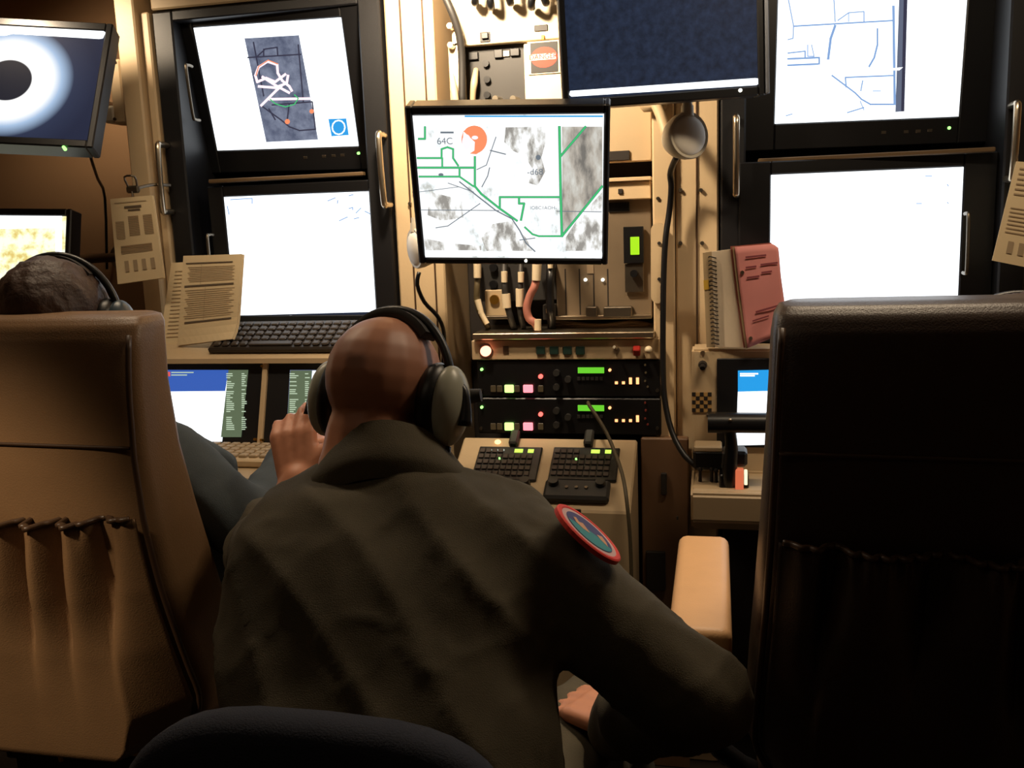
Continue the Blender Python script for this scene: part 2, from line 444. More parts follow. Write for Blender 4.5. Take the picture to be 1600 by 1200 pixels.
# ================================================================ screens
class Screen:
    """flat picture in the plane of a display; points come from photo pixels dropped on that plane"""
    def __init__(s, M4, parent, y):
        s.M = M4; s.parent = parent; s.n = (M4.to_3x3() @ Vector((0, -1, 0))).normalized(); s.p = M4 @ Vector((0, y, 0)); s.k = 0; s.y = y
    def q(s, px, py, k=0): return on_plane(px, py, s.p + s.n*(.0004*k), s.n)
    def poly(s, b, pts, k=1): b.poly([s.q(x, y, k) for x, y in pts])
    def line(s, b, pts, wpx, k=2):
        for (xa, ya), (xb, yb) in zip(pts[:-1], pts[1:]):
            dx, dy = xb-xa, yb-ya; L = math.hypot(dx, dy) or 1; nx, ny = -dy/L*wpx/2, dx/L*wpx/2
            ex, ey = dx/L*wpx*.3, dy/L*wpx*.3
            s.poly(b, [(xa+nx-ex, ya+ny-ey), (xb+nx+ex, yb+ny+ey), (xb-nx+ex, yb-ny+ey), (xa-nx-ex, ya-ny-ey)], k)
    def disc(s, b, cx, cy, rx, ry, k=2, n=28):
        s.poly(b, [(cx+rx*math.cos(2*math.pi*i/n), cy+ry*math.sin(2*math.pi*i/n)) for i in range(n)], k)
    def text(s, b, txt, px, py, hpx, k=3, mirror=False, flip=False):
        o = s.q(px, py, k); ex = (s.M.to_3x3() @ Vector((1, 0, 0))); ez = (s.M.to_3x3() @ Vector((0, 0, 1)))
        size = (s.q(px, py, k)-s.q(px, py+hpx, k)).length*1.35
        if mirror: ex = -ex
        if flip: ez = -ez
        M4 = Matrix((ex, ez, s.n)).transposed().to_4x4(); M4.translation = o
        add_text(b, txt, size, M4)
def layers(scr, parent, name, specs):
    """specs: list of (material, function(b)); one mesh with a slot for each colour"""
    b = B(); ms = []
    for i, (mt, fn) in enumerate(specs):
        ms.append(mt); b.mi = i; fn(b)
    o = b.build(name, ms, parent)
    # every face must look at the viewer
    return o

def display(root, M4, w, h, bez, depth, name='display', back_mat=M_blackpl, y=0.0, label=None, local_parent=None):
    """bezel frame + screen surface; bez = (left, right, top, bottom). Returns (part, Screen)"""
    l, r, t, bt = bez
    b = B()
    def lb(c, s_, bev=.003):
        b.box(M4 @ Vector(c), s_, bev, M4.to_3x3())
    lb((-w/2-l/2, depth/2-.006, (t-bt)/2), (l, depth, h+t+bt))
    lb((w/2+r/2, depth/2-.006, (t-bt)/2), (r, depth, h+t+bt))
    lb((0, depth/2-.006, h/2+t/2), (w+.002, depth, t))
    lb((0, depth/2-.006, -h/2-bt/2), (w+.002, depth, bt))
    lb((0, depth/2+.004, 0), (w+.004, depth-.012, h+.004), .001)
    o = b.build(name, back_mat, root)
    return o, Screen(M4, o, -.0025)
def pose(loc, rx, ry, rz):
    return Matrix.Translation(Vector(loc)+Vector((0, 0, CZ))) @ Euler((math.radians(rx), math.radians(ry), math.radians(rz))).to_matrix().to_4x4()
def base_quad(M4, w, h, y=-.0022):
    return [M4 @ Vector(c) for c in ((-w/2, y, h/2), (w/2, y, h/2), (w/2, y, -h/2), (-w/2, y, -h/2))]
def d_handle(parent, pa, pb, out, r=.006, mt=M_steel, name='handle'):
    pa, pb = Vector(pa), Vector(pb); o = Vector((0, -out, 0))
    e = (pb-pa).normalized()*.012
    b = B(); b.tube([pa, pa+o*.7, pa+o+e, pb+o-e, pb+o*.7, pb], r, 10, True, 4)
    return b.build(name, mt, parent, smooth=True)

# ---------------------------------------------------------------- the two screen racks
def rack(side, xa, xb, label, poses, specs):
    root = thing('screen_rack', label, 'rack', ((xa+xb)/2, 2.36, CZ-.285), None)
    cx = (xa+xb)/2; b = B(); zb, zt = CZ-.245, CZ+.56
    st = .055
    b.box((xa+st/2, 2.36, (zt+CZ-.285)/2), (st, .32, zt-CZ+.285), .004)
    b.box((xb-st/2, 2.36, (zt+CZ-.285)/2), (st, .32, zt-CZ+.285), .004)
    b.box((cx, 2.36, zt-.0125), (xb-xa-2*st, .32, .025), .003)
    b.box((cx, 2.36, zb-.02), (xb-xa-2*st, .32, .04), .003)
    b.box((cx, 2.51, (zt+zb)/2), (xb-xa-2*st, .02, zt-zb), 0)
    b.build('frame', M_black, root)
    return root
R_L = rack('l', -1.382, -.782, 'black screen rack beside the hanging checklist with a white map window screen', None, None)
R_R = rack('r', .008, .65, 'black screen rack behind the pink card and spiral notebook', None, None)
W4, H4 = .408, .306
# upper and lower displays
M_ul = pose((-1.093, 2.272, .371), 14, 1.6, -3.0)
M_ll = pose((-1.036, 2.225, -.053), 2, .4, -1.5)
M_ur = pose((.333, 2.30, .363), 4, .2, 8)
M_lr = pose((.321, 2.218, -.06), 0, 0, 5)
d_ul, s_ul = display(R_L, M_ul, W4, H4, (.035, .050, .035, .06), .05, 'upper_display')
d_ll, s_ll = display(R_L, M_ll, W4, H4, (.045, .05, .028, .03), .05, 'lower_display')
d_ur, s_ur = display(R_R, M_ur, W4, H4, (.07, .07, .03, .06), .05, 'upper_display')
d_lr, s_lr = display(R_R, M_lr, W4, H4, (.07, .07, .03, .04), .05, 'lower_display')
def std(M4): return lambda b: b.poly(base_quad(M4, W4, H4))
# upper screen with the map window
mp = [(382, 60), (467, 55), (497, 218), (416, 222)]
layers(s_ul, d_ul, 'screen', [
    (S_white, std(M_ul)),
    (S_pmap, lambda b: s_ul.poly(b, mp, 1)),
    (S_greyd, lambda b: [s_ul.line(b, p, 2.2, 2) for p in (
        [(387, 90), (470, 85)], [(412, 88), (412, 77), (433, 74), (434, 86)], [(400, 90), (414, 77)], [(408, 165), (440, 188), (452, 198), (468, 204), (493, 202), (488, 160)],
        [(420, 170), (430, 187)], [(452, 162), (449, 186)], [(425, 164), (488, 159)], [(466, 70), (474, 160)], [(396, 66), (412, 150)])]),
    (S_pinkl, lambda b: [s_ul.line(b, p, 4, 3) for p in (
        [(399, 118), (404, 105), (418, 96), (433, 101), (434, 114), (441, 126), (452, 135), (456, 142)], [(399, 118), (402, 128), (416, 122), (430, 128), (446, 116)],
        [(404, 135), (430, 137), (448, 130), (450, 118)], [(408, 165), (432, 141), (440, 134)], [(421, 155), (488, 154)], [(410, 120), (430, 133), (452, 145)])]),
    (S_orange, lambda b: [s_ul.disc(b, 449, 190, 4, 4, 4), s_ul.disc(b, 487, 174, 3.5, 3.5, 4), s_ul.line(b, [(400, 118), (404, 104), (419, 94), (434, 100)], 1.6, 4)]),
    (S_gline, lambda b: s_ul.line(b, [(422, 155), (430, 162), (446, 167), (460, 163), (466, 154), (460, 148)], 1.6, 4)),
    (S_cyan, lambda b: s_ul.poly(b, [(513, 186), (541, 185), (545, 211), (518, 213)], 2)),
    (S_white, lambda b: s_ul.line(b, [(529+10*math.cos(a*.5236), 199+11*math.sin(a*.5236)) for a in range(13)], 2, 3)),
])
layers(s_ll, d_ll, 'screen', [
    (S_white, std(M_ll)),
    (S_line, lambda b: [s_ll.line(b, p, 1.6, 2) for p in ([(512, 314), (524, 309)], [(527, 318), (528, 313)], [(545, 326), (551, 324), (551, 328)], [(556, 333), (564, 325)],
        [(530, 345), (543, 339)], [(553, 342), (561, 340)], [(545, 306), (552, 304)], [(355, 322), (358, 335)], [(360, 312), (394, 310), (394, 318)], [(570, 330), (580, 335)])]),
    (S_dark, lambda b: s_ll.poly(b, [(371, 493), (592, 487), (594, 501), (372, 503)], 2)),
    (S_white, lambda b: s_ll.poly(b, [(431, 493), (456, 492.5), (457, 500), (431, 501)], 3)),
    (S_gline, lambda b: [s_ll.poly(b, [(x, 500), (x+8, 499), (x+8, 502.5), (x, 503.5)], 3) for x in (460, 484)]),
])
layers(s_ur, d_ur, 'screen', [
    (S_white, std(M_ur)),
    (S_grey, lambda b: s_ur.poly(b, [(1406, -40), (1419, -40), (1413, 174), (1399, 175)], 1)),
    (S_greyd, lambda b: s_ur.poly(b, [(1413, -40), (1419, -40), (1413, 174), (1408, 174)], 2)),
    (S_line, lambda b: [s_ur.line(b, p, w_, 2) for p, w_ in (([(1240, 41), (1397, 32)], 2.5), ([(1232, 0), (1240, 41), (1239, 60), (1231, 62)], 1.8), ([(1303, 0), (1305, 34)], 1.8), ([(1309, 32), (1326, 20), (1350, 18), (1350, 33)], 1.8), ([(1326, 20), (1326, 34)], 1.5),
        ([(1305, 40), (1298, 60), (1294, 92)], 4), ([(1231, 83), (1258, 80), (1258, 90)], 2.2), ([(1262, 70), (1262, 88), (1272, 88), (1268, 70)], 1.6), ([(1231, 92), (1280, 90), (1280, 100)], 3), ([(1231, 102), (1278, 100)], 3),
        ([(1300, 118), (1320, 133), (1336, 145), (1346, 155), (1360, 163), (1399, 163)], 2.6), ([(1322, 136), (1321, 121), (1397, 118)], 2.4), ([(1348, 126), (1345, 142)], 2), ([(1371, 45), (1371, 70), (1366, 90), (1358, 104)], 3), ([(1364, 142), (1376, 142)], 1.5),
        ([(1324, 176), (1350, 168)], 2), ([(1344, 158), (1350, 172)], 1.5), ([(1228, 181), (1238, 178)], 1.6), ([(1396, 10), (1398, 162)], 4))]),
    (S_white, lambda b: s_ur.poly(b, [(1390, 107), (1411, 105), (1405, 110), (1390, 110)], 4)),
])
layers(s_lr, d_lr, 'screen', [
    (S_white, std(M_lr)),
    (S_line, lambda b: [s_lr.line(b, p, 1.5, 2) for p in ([(1446, 275), (1456, 275)], [(1480, 288), (1482, 291)], [(1432, 318), (1440, 318)], [(1480, 316), (1482, 318)])]),
])
# buttons and power lights
def buttons(d, s_, pts, led):
    for (x, y) in pts:
        c = s_.q(x, y); b = B(); b.box(c-s_.n*.0, (.012, .008, .008), .001, s_.M.to_3x3()); b.build('button', M_steel_d, d)
    c = s_.q(*led); b = B(); b.cyl(c-s_.n*.002, c+s_.n*.006, .004, .0035, 10); b.build('power_light', M_led_g, d)
buttons(d_ul, s_ul, [(478, 246), (507, 244), (522, 243), (536, 242)], (561, 239))
buttons(d_ur, s_ur, [(1380, 207), (1415, 206), (1434, 205), (1452, 204)], (1482, 200))
# light metal strips between the displays
for (rt, xa, xb, py, px) in ((R_L, -1.27, -.85, 276, 470), (R_R, .09, .58, 243, 1350)):
    z = P(px, py, 2.2).z
    B().box(((xa+xb)/2, 2.215, z), (xb-xa, .02, .010), .002).build('trim_strip', mat('tan_strip', (110, 88, 62), .4, .3), rt)
# bar handles on the rack sides and on the displays
d_handle(R_L, P(262, 228, 2.2), P(270, 331, 2.2), .045, .0075)
d_handle(R_L, P(601, 212, 2.2), P(610, 320, 2.2), .045, .0075)
d_handle(R_L, P(300, 104, 2.225), P(312, 188, 2.245), .03, .004, M_steel_d)
d_handle(R_L, P(333, 367, 2.2), P(342, 450, 2.2), .03, .004, M_steel_d)
d_handle(R_R, P(1150, 187, 2.2), P(1150, 303, 2.2), .035, .0075)
d_handle(R_R, P(1580, 166, 2.2), P(1572, 280, 2.2), .045, .0075)
d_handle(R_R, P(1508, 334, 2.2), P(1505, 426, 2.2), .03, .004, M_steel_d)

# ---------------------------------------------------------------- monitors on arms
def monitor(name, label, M4, w, h, bez, depth, cat='monitor'):
    root = thing(name, label, cat, M4.to_translation(), M4.to_3x3())
    o, s_ = display(root, M4, w, h, bez, depth, 'bezel')
    b = B(); b.box(M4 @ Vector((0, depth+.012, 0)), (w*.7, .04, h*.7), .012, M4.to_3x3()); b.build('rear_housing', M_blackpl, root)
    return root, s_
def arm(root, M4, depth, anchor):
    b = B(); a = M4 @ Vector((0, depth+.03, 0)); k = Vector(anchor)
    mid = (a+k)/2+Vector((.0, 0, .02))
    b.tube([a, mid, k], .014, 12, True, 4); b.cyl(k+Vector((0, .01, 0)), k-Vector((0, .012, 0)), .04, .04, 20)
    b.box(a, (.08, .012, .08), .004, M4.to_3x3())
    b.build('mount_arm', M_steel_d, root, smooth=True, auto=40)
M_c = pose((-.411, 1.885, .076), 21, 2.2, 6.1)
c_mon, s_c = monitor('flat_monitor', 'flat black monitor showing a map with green boundary lines', M_c, .376, .301, (.014, .012, .019, .014), .05)
arm(c_mon, M_c, .05, (-.42, 2.40, CZ+.1))
GL = [([(654, 217), (664, 217), (664, 198)], 3.4), ([(652, 247), (690, 247), (690, 233), (699, 230), (708, 233), (708, 247), (716, 259)], 3.2), ([(691, 247), (691, 261)], 3), ([(653, 262), (741, 262)], 3.6), ([(655, 276), (718, 276), (718, 262)], 3.2),
      ([(718, 276), (738, 290), (742, 292)], 3), ([(742, 245), (742, 291), (752, 303), (781, 326), (808, 345)], 3.6), ([(781, 326), (781, 308), (876, 308)], 3.4), ([(811, 308), (811, 318), (819, 318), (814, 344)], 3.6),
      ([(820, 355), (832, 366), (842, 369), (878, 369)], 3), ([(874, 198), (876, 300), (878, 369)], 4.4), ([(876, 244), (915, 198)], 4), ([(878, 369), (941, 291)], 4)]
RD = [([(718, 284), (748, 308), (775, 329), (800, 342), (812, 360), (822, 380), (836, 393)], 2), ([(681, 356), (700, 353), (750, 318)], 1.4), ([(745, 265), (760, 258), (766, 240), (775, 214)], 1.4), ([(753, 292), (762, 275), (765, 262)], 1.6), ([(655, 300), (716, 292)], 1),
      ([(656, 328), (780, 329)], 1.2), ([(766, 235), (790, 241)], 1.8), ([(700, 286), (740, 300)], 1.2), ([(870, 330), (940, 331)], 1.2), ([(812, 375), (836, 372)], 1.4)]
layers(s_c, c_mon, 'screen', [
    (S_map, lambda b: b.poly(base_quad(M_c, .376, .301))),
    (S_hill, lambda b: s_c.poly(b, [(878, 198), (941, 198), (941, 292), (905, 338), (879, 366)], 1)),
    (S_hill2, lambda b: [s_c.poly(b, [(790, 199), (852, 198), (852, 225), (846, 246), (852, 268), (840, 290), (826, 286), (832, 264), (820, 244), (802, 236), (788, 222)], 1),
                        s_c.poly(b, [(900, 346), (941, 300), (941, 392), (884, 392), (884, 371)], 1), s_c.poly(b, [(770, 350), (800, 345), (822, 372), (832, 392), (760, 392), (752, 372)], 1), s_c.poly(b, [(662, 372), (700, 380), (752, 384), (752, 391), (664, 391)], 1),
                        s_c.poly(b, [(672, 300), (722, 312), (724, 340), (690, 345), (668, 336)], 1)]),
    (S_white, lambda b: [s_c.poly(b, [(645, 183), (943, 183), (942, 197), (648, 198)], 2), s_c.poly(b, [(664, 392), (942, 395), (942, 401), (664, 399)], 2)]),
    (S_cyan, lambda b: s_c.poly(b, [(726, 180.5), (942, 180.5), (942, 183), (726, 183)], 2)),
    (S_ink, lambda b: [[s_c.line(b, p, w_, 3) for p, w_ in RD], s_c.text(b, '64C', 695, 221, 11, 4), s_c.text(b, '-d68', 836, 269, 10, 4, False), s_c.text(b, 'IOBC1AOH-', 849, 325, 5.5, 4),
                       s_c.line(b, [(689, 207), (708, 207)], 3, 3), s_c.disc(b, 841, 246, 4, 4, 3), s_c.disc(b, 689, 273, 4, 2.5, 3)]),
    (S_orange, lambda b: [s_c.poly(b, [(741+20*math.cos(a), 218+22*math.sin(a)) for a in [x*math.pi/14 for x in range(-16, 8)]]+[(742, 222), (724, 205)], 3),
                          s_c.poly(b, [(746, 232), (753, 230), (749, 238), (744, 241), (734, 240)], 3)]),
    (S_pinkl, lambda b: [s_c.disc(b, 742, 215, 5, 3, 5), s_c.disc(b, 729, 222, 7, 12, 4)]),
    (S_gdark, lambda b: [s_c.line(b, p, w_, 4) for p, w_ in GL]),
    (S_gline, lambda b: [s_c.line(b, p, w_*.62, 5) for p, w_ in GL]),
])
c = s_c.q(822, 406); B().cyl(c-s_c.n*.0, c+s_c.n*.007, .003, .003, 10).build('power_light', M_led_w, c_mon)

M_d = pose((-.109, 1.95, .404), 2, -1.9, 11.2)
d_mon, s_d = monitor('flat_monitor', 'flat black monitor with a dark screen and a white bar along its edge', M_d, .376, .301, (.014, .014, .02, .019), .05)
arm(d_mon, M_d, .05, (-.12, 2.40, CZ+.36))
layers(s_d, d_mon, 'screen', [
    (S_dmap, lambda b: b.poly(base_quad(M_d, .376, .301))),
    (S_white, lambda b: s_d.poly(b, [(891, 142), (1180, 122), (1188, 123), (1187, 130), (1182, 133), (893, 151), (889, 148)], 2)),
])
B().box(M_d @ Vector((.376/2+.018, .004, .0)), (.008, .03, .335), .002, M_d.to_3x3()).build('side_edge', mat('silver_edge', (150, 155, 165), .35, .8), d_mon)
c = s_d.q(1156, 141.5); B().cyl(c, c+s_d.n*.007, .004, .0035, 10).build('power_light', M_led_w, d_mon)

M_f = pose((-1.595, 1.93, .372), -26, 4.5, 15)
f_mon, s_f = monitor('flat_monitor', 'flat black monitor showing a dark disc in a white glow', M_f, .40, .29, (.016, .016, .022, .02), .05)
arm(f_mon, M_f, .05, (-1.66, 2.53, CZ+.36))
def glow_mat():
    mm = bpy.data.materials.new('video_glow'); mm.use_nodes = True; nt = mm.node_tree
    b = nt.nodes['Principled BSDF']; b.inputs['Base Color'].default_value = (.01, .01, .01, 1); b.inputs['Specular IOR Level'].default_value = .0
    tc = nt.nodes.new('ShaderNodeTexCoord'); vm = nt.nodes.new('ShaderNodeVectorMath'); vm.operation = 'DISTANCE'
    c = WM[f_mon].inverted() @ s_f.q(12, 125); vm.inputs[1].default_value = c
    sc = nt.nodes.new('ShaderNodeMath'); sc.operation = 'MULTIPLY'; sc.inputs[1].default_value = 5.0
    r = nt.nodes.new('ShaderNodeValToRGB'); cr = r.color_ramp
    cr.elements[0].position = 0; cr.elements[0].color = rgb(28, 30, 42)
    cr.elements[1].position = 1; cr.elements[1].color = rgb(30, 36, 58)
    for pos, cc in ((.262, (28, 30, 42)), (.275, (255, 255, 255)), (.50, (252, 254, 255)), (.60, (160, 185, 215)), (.74, (40, 48, 72))):
        e = cr.elements.new(pos); e.color = rgb(*cc)
    nt.links.new(tc.outputs['Object'], vm.inputs[0]); nt.links.new(vm.outputs['Value'], sc.inputs[0]); nt.links.new(sc.outputs[0], r.inputs[0])
    nt.links.new(r.outputs[0], b.inputs['Emission Color']); b.inputs['Emission Strength'].default_value = 1.15
    return mm
layers(s_f, f_mon, 'screen', [
    (glow_mat(), lambda b: b.poly(base_quad(M_f, .40, .29))),
    (S_white, lambda b: s_f.poly(b, [(-100, 28), (0, 35), (160, 47), (165, 51), (161, 60), (155, 61), (20, 53), (8, 56), (0, 56), (-100, 50)], 2)),
])
c = s_f.q(101, 232); B().cyl(c-s_f.n*.004, c+s_f.n*.007, .004, .0035, 10).build('power_light', M_led_g, f_mon)

M_g = pose((-1.752, 1.98, -.075), -12, 2.5, 8)
g_mon, s_g = monitor('flat_monitor', 'flat black monitor with a yellow map behind the dark haired head', M_g, .376, .301, (.014, .014, .018, .016), .05)
arm(g_mon, M_g, .05, (-1.76, 2.53, CZ-.05))
layers(s_g, g_mon, 'screen', [
    (S_ymap, lambda b: b.poly(base_quad(M_g, .376, .301))),
    (S_white, lambda b: [s_g.poly(b, [(-140, 334), (97, 334), (97, 356), (-140, 360)], 2), s_g.poly(b, [(86, 330), (97, 330), (97, 480), (87, 480)], 2)]),
    (S_cyan, lambda b: s_g.poly(b, [(-140, 327), (75, 331), (75, 336), (-140, 337)], 3)),
])

# ================================================================ the equipment bay in the middle
def kn(px, py, Y, r, d, mt, name, parent, n=14, r1=None, label=None):
    c = P(px, py, Y); b = B(); b.cyl(c+Vector((0, .003, 0)), c-Vector((0, d, 0)), r, r if r1 is None else r1, n)
    return b.build(name, mt, parent, label=label, smooth=True, auto=40)
def bx(r, Y, d, mt, name, parent, bev=.001, label=None):
    b = B(); b.pxbox(r, Y, d, bev); return b.build(name, mt, parent, label=label)

# power panel with the warning sign
pp = thing('power_panel', 'cream power distribution panel with a red warning oval', 'panel', (-.53, 2.3, CZ+.1))
b = B()
b.pxbox((704, -40, 882, 66), 2.22, .05, .002); b.pxbox((821, 66, 882, 262), 2.22, .05, .002); b.pxbox((704, 66, 726, 262), 2.22, .05, .002)
b.build('faceplate', M_cream, pp)
b = B(); b.pxbox((722, 60, 824, 262), 2.245, .02, .001); sub = b.build('recessed_plate', M_dark, pp, label='dark recessed breaker plate')
for (x, y) in ((760, 100), (762, 125), (762, 149), (762, 173)): kn(x, y, 2.245, .008, .01, M_blackpl, 'breaker', sub)
for r in ((773, 78, 786, 91), (798, 76, 812, 88)): bx(r, 2.245, -.008, M_blackpl, 'switch', sub)
bx((786, 79, 797, 89), 2.245, -.004, M_steel_d, 'switch_label', sub)
bx((733, 82, 748, 94), 2.245, -.008, M_blackpl, 'switch', sub)
for x in (781, 808): kn(x, 158, 2.245, .010, .05, M_steel, 'connector_cap', sub, 16, .007)
b = B(); b.tube([P(744, 108, 2.24), P(741, 130, 2.225), P(739, 150, 2.225), P(738, 200, 2.235)], [.006, .009, .007, .006], 10); b.build('conduit', M_beige2, sub, smooth=True)
bx((750, 50, 766, 66), 2.22, -.003, M_dark, 'switch_frame', pp); bx((753, 51.5, 763, 61), 2.216, -.006, M_blackpl, 'rocker_switch', pp)
bx((835, 39, 856, 49), 2.22, -.003, M_dark, 'nameplate', pp)
bx((846, 55, 851, 63), 2.22, -.004, M_brass, 'key_slot', pp)
bx((880, -40, 886, 262), 2.215, .06, M_beige2, 'side_flange', pp)
# warning sign: black square, red oval, white band and lettering
zs = P(850, 90, 2.22); sw = (P(871, 90, 2.22)-P(829, 90, 2.22)).length; sh = (P(850, 67, 2.22)-P(850, 114, 2.22)).length
b = B(); b.box((zs.x, 2.2185, zs.z), (sw+.012, .003, sh+.006), 0); sg = b.build('warning_sign', M_cream, pp)
b = B(); b.box((zs.x+.001, 2.2165, zs.z), (sw, .002, sh), 0); b.build('sign_ground', M_dark, sg)
b = B(); b.mi = 0
b.prism([(zs.x+.001+sw*.49*math.cos(a*math.pi/18), 2.2152, zs.z+sh*.345*math.sin(a*math.pi/18)) for a in range(36)], (0, .001, 0)); b.build('red_oval', M_redsign, sg)
b = B(); b.box((zs.x-.001, 2.2146, zs.z+.001), (sw*.93, .0008, sh*.2), 0); b.build('white_band', M_whiteink, sg)
b = B(); M4 = Matrix.Translation((zs.x-.001, 2.2138, zs.z+.001)) @ TXT; add_text(b, 'DANGER', .0165, M4, .0002); b.build('lettering', M_redsign, sg)
# leads hanging over the top of the panel
for i, (xa, xb) in enumerate(((745, 742), (764, 767), (793, 797), (833, 830), (847, 852))):
    b = B(); b.tube([P(xa, -45, 2.16), P(xa, -20, 2.16), P(xb, 7 if i % 2 else 2, 2.165), P(xb+1, 11 if i % 2 else 4, 2.20)], .009, 10)
    b.build('lead', M_blackpl, smooth=True, label='short black lead over the cream power panel ' + ('next to the long dark cable', 'straight above the small square switch', 'midway between the square switch and the nameplate', 'straight above the nameplate', 'beside the lead above the nameplate')[i], cat='cable', group='leads over the power panel')
b = B(); b.tube([P(688, -20, 2.17), P(703, 12, 2.17), P(713, 38, 2.18), P(719, 62, 2.19), P(722, 100, 2.20), P(722, 170, 2.2)], .009, 10)
b.build('cable', M_dark, smooth=True, label='dark cable running down beside the cream power panel', cat='cable')
b = B(); b.tube([P(706, 116, 2.19), P(709, 140, 2.18), P(713, 175, 2.18), P(716, 250, 2.2)], [.005, .009, .009, .007], 10)
b.build('conduit', M_beige, smooth=True, label='pale tapered conduit beside the recessed breaker plate', cat='pipe')

# connector panel below and right of the map monitor
cp = thing('connector_panel', 'grey connector panel with a small green readout', 'panel', (-.35, 2.3, CZ-.1))
b = B(); b.pxbox((868, 312, 1018, 494), 2.26, .03, .002); b.build('faceplate', mat('grey_panel', (120, 104, 84), .45, .1, var=.08), cp)
b = B(); b.pxbox((892, 160, 1018, 254), 2.25, .03, .002); b.build('upper_plate', M_beige2, cp)
bx((950, 236, 984, 251), 2.25, -.006, M_gap, 'slot', cp)
b = B(); b.pxbox((940, 277, 1017, 283), 2.225, .05, .001); b.pxbox((940, 284, 1017, 312), 2.235, .05, .002); b.build('drawer_front', M_beige, cp)
bx((966, 295, 973, 303), 2.235, -.004, M_gap, 'lock', cp)
bx((951, 316, 984, 331), 2.26, -.004, M_blackpl, 'label_plate', cp)
mo = bx((975, 354, 1006, 411), 2.255, -.012, M_blackpl, 'readout_module', cp)
bx((985, 370, 999, 398), 2.243, -.002, M_lcd2, 'readout', mo)
km = bx((977, 412, 1006, 456), 2.257, -.008, M_steel_d, 'knob_module', cp); kn(991, 427, 2.249, .009, .014, M_blackpl, 'knob', km)
for x in (915, 942): kn(x, 437, 2.26, .004, .006, M_led_w, 'indicator_light', cp)
bx((917, 413, 928, 428), 2.26, -.002, mat('pale_label', (140, 120, 95), .7), 'paper_label', cp)
b = B(); b.pxbox((918, 478, 935, 494), 2.26, -.03, .002); b.build('socket', M_steel_d, cp)
b = B(); b.pxbox((945, 478, 989, 494), 2.26, -.03, .002); b.build('socket', M_steel_d, cp)
b = B(); b.pxbox((868, 493, 1018, 499), 2.235, .05, .001); b.build('bottom_lip', M_steel, cp)
for i in range(4): bx((883+i*22, 420, 885+i*22, 492), 2.26, -.001, M_gap, 'panel_joint', cp)

# jack panel at the other side
jp = thing('jack_panel', 'narrow dark jack panel with one round brass cap', 'panel', (-.58, 2.3, CZ-.12))
b = B(); b.pxbox((741, 262, 868, 470), 2.275, .03, .002); b.build('faceplate', M_dark, jp)
b = B(); b.pxbox((758, 453, 792, 497), 2.262, .03, .002); b.build('cap_plate', M_beige2, jp)
kn(773, 468, 2.262, .012, .006, M_brass, 'brass_cap', jp, 20)
for y in (418, 444): kn(772, y, 2.275, .010, .012, M_blackpl, 'socket', jp)
b = B(); b.pxbox((758, 494, 795, 499), 2.24, .05, .001); b.build('lower_lip', M_steel_d, jp)
b = B(); b.pxbox((848, 476, 868, 500), 2.25, .04, .002); cb2 = b.build('coupler_box', M_dark, jp); bx((853, 482, 866, 489), 2.25, -.003, M_steel, 'clip', cb2)

# patch leads plugged into the jack panel
def lead(pts, r, mt, plugs, label, Y=2.22):
    t = thing('patch_lead', label, 'cable', P(*pts[0], Y), None, 'patch leads below the map monitor')
    b = B(); b.tube([P(x, y, Y+(.04 if i in (0, len(pts)-1) else 0)) for i, (x, y) in enumerate(pts)], r, 10); b.build('wire', mt, t, smooth=True)
    for (xa, ya, xb, yb, rr) in plugs:
        b = B(); b.cyl(P(xa, ya, Y-.004), P(xb, yb, Y-.004), rr, rr*.92, 12); b.build('plug', M_cream, t, smooth=True, auto=40)
    return t
lead([(747, 405), (746, 440), (745, 470), (752, 492), (763, 512)], .0075, mat('olive_lead', (84, 72, 46), .6), [(746, 410, 746, 434, .010), (746, 468, 752, 490, .008), (752, 490, 761, 506, .007)], 'olive patch lead with a white sleeve beside the brass cap')
lead([(788, 405), (788, 440), (791, 470), (799, 500), (804, 514)], .008, M_dark, [(788, 424, 788, 441, .008), (790, 459, 792, 481, .0115)], 'dark patch lead with a short square white plug')
lead([(814, 405), (813, 440), (812, 470), (814, 495), (818, 512)], .007, M_dark, [(814, 425, 814, 441, .008), (812, 451, 812, 479, .010)], 'dark patch lead with a long white plug')
lead([(839, 405), (837, 442), (828, 462), (823, 482), (827, 498), (836, 505), (840, 516)], .0095, M_pinkcable, [(839, 412, 838, 438, .0115), (840, 499, 840, 516, .009)], 'thick pinkish patch lead with white plugs at both ends', 2.2)
lead([(861, 405), (860, 430), (859, 460), (861, 490), (862, 512)], .0105, M_blackpl, [(860, 408, 860, 419, .007)], 'thick black patch lead with a small white plug')
for i in range(3):
    b = B(); b.tube([P(868, 503+i*5, 2.3), P(905, 507+i*3, 2.29), P(945, 509+i*2, 2.27), P(985, 504+i*5, 2.28), P(1016, 508+i*3, 2.3)], .006, 8)
    b.build('loose_cable', mat('brown_cable', (92, 70, 46), .6), smooth=True, label='brown cable sagging in the dark gap above the switch strip', cat='cable', group='brown cables in the gap')
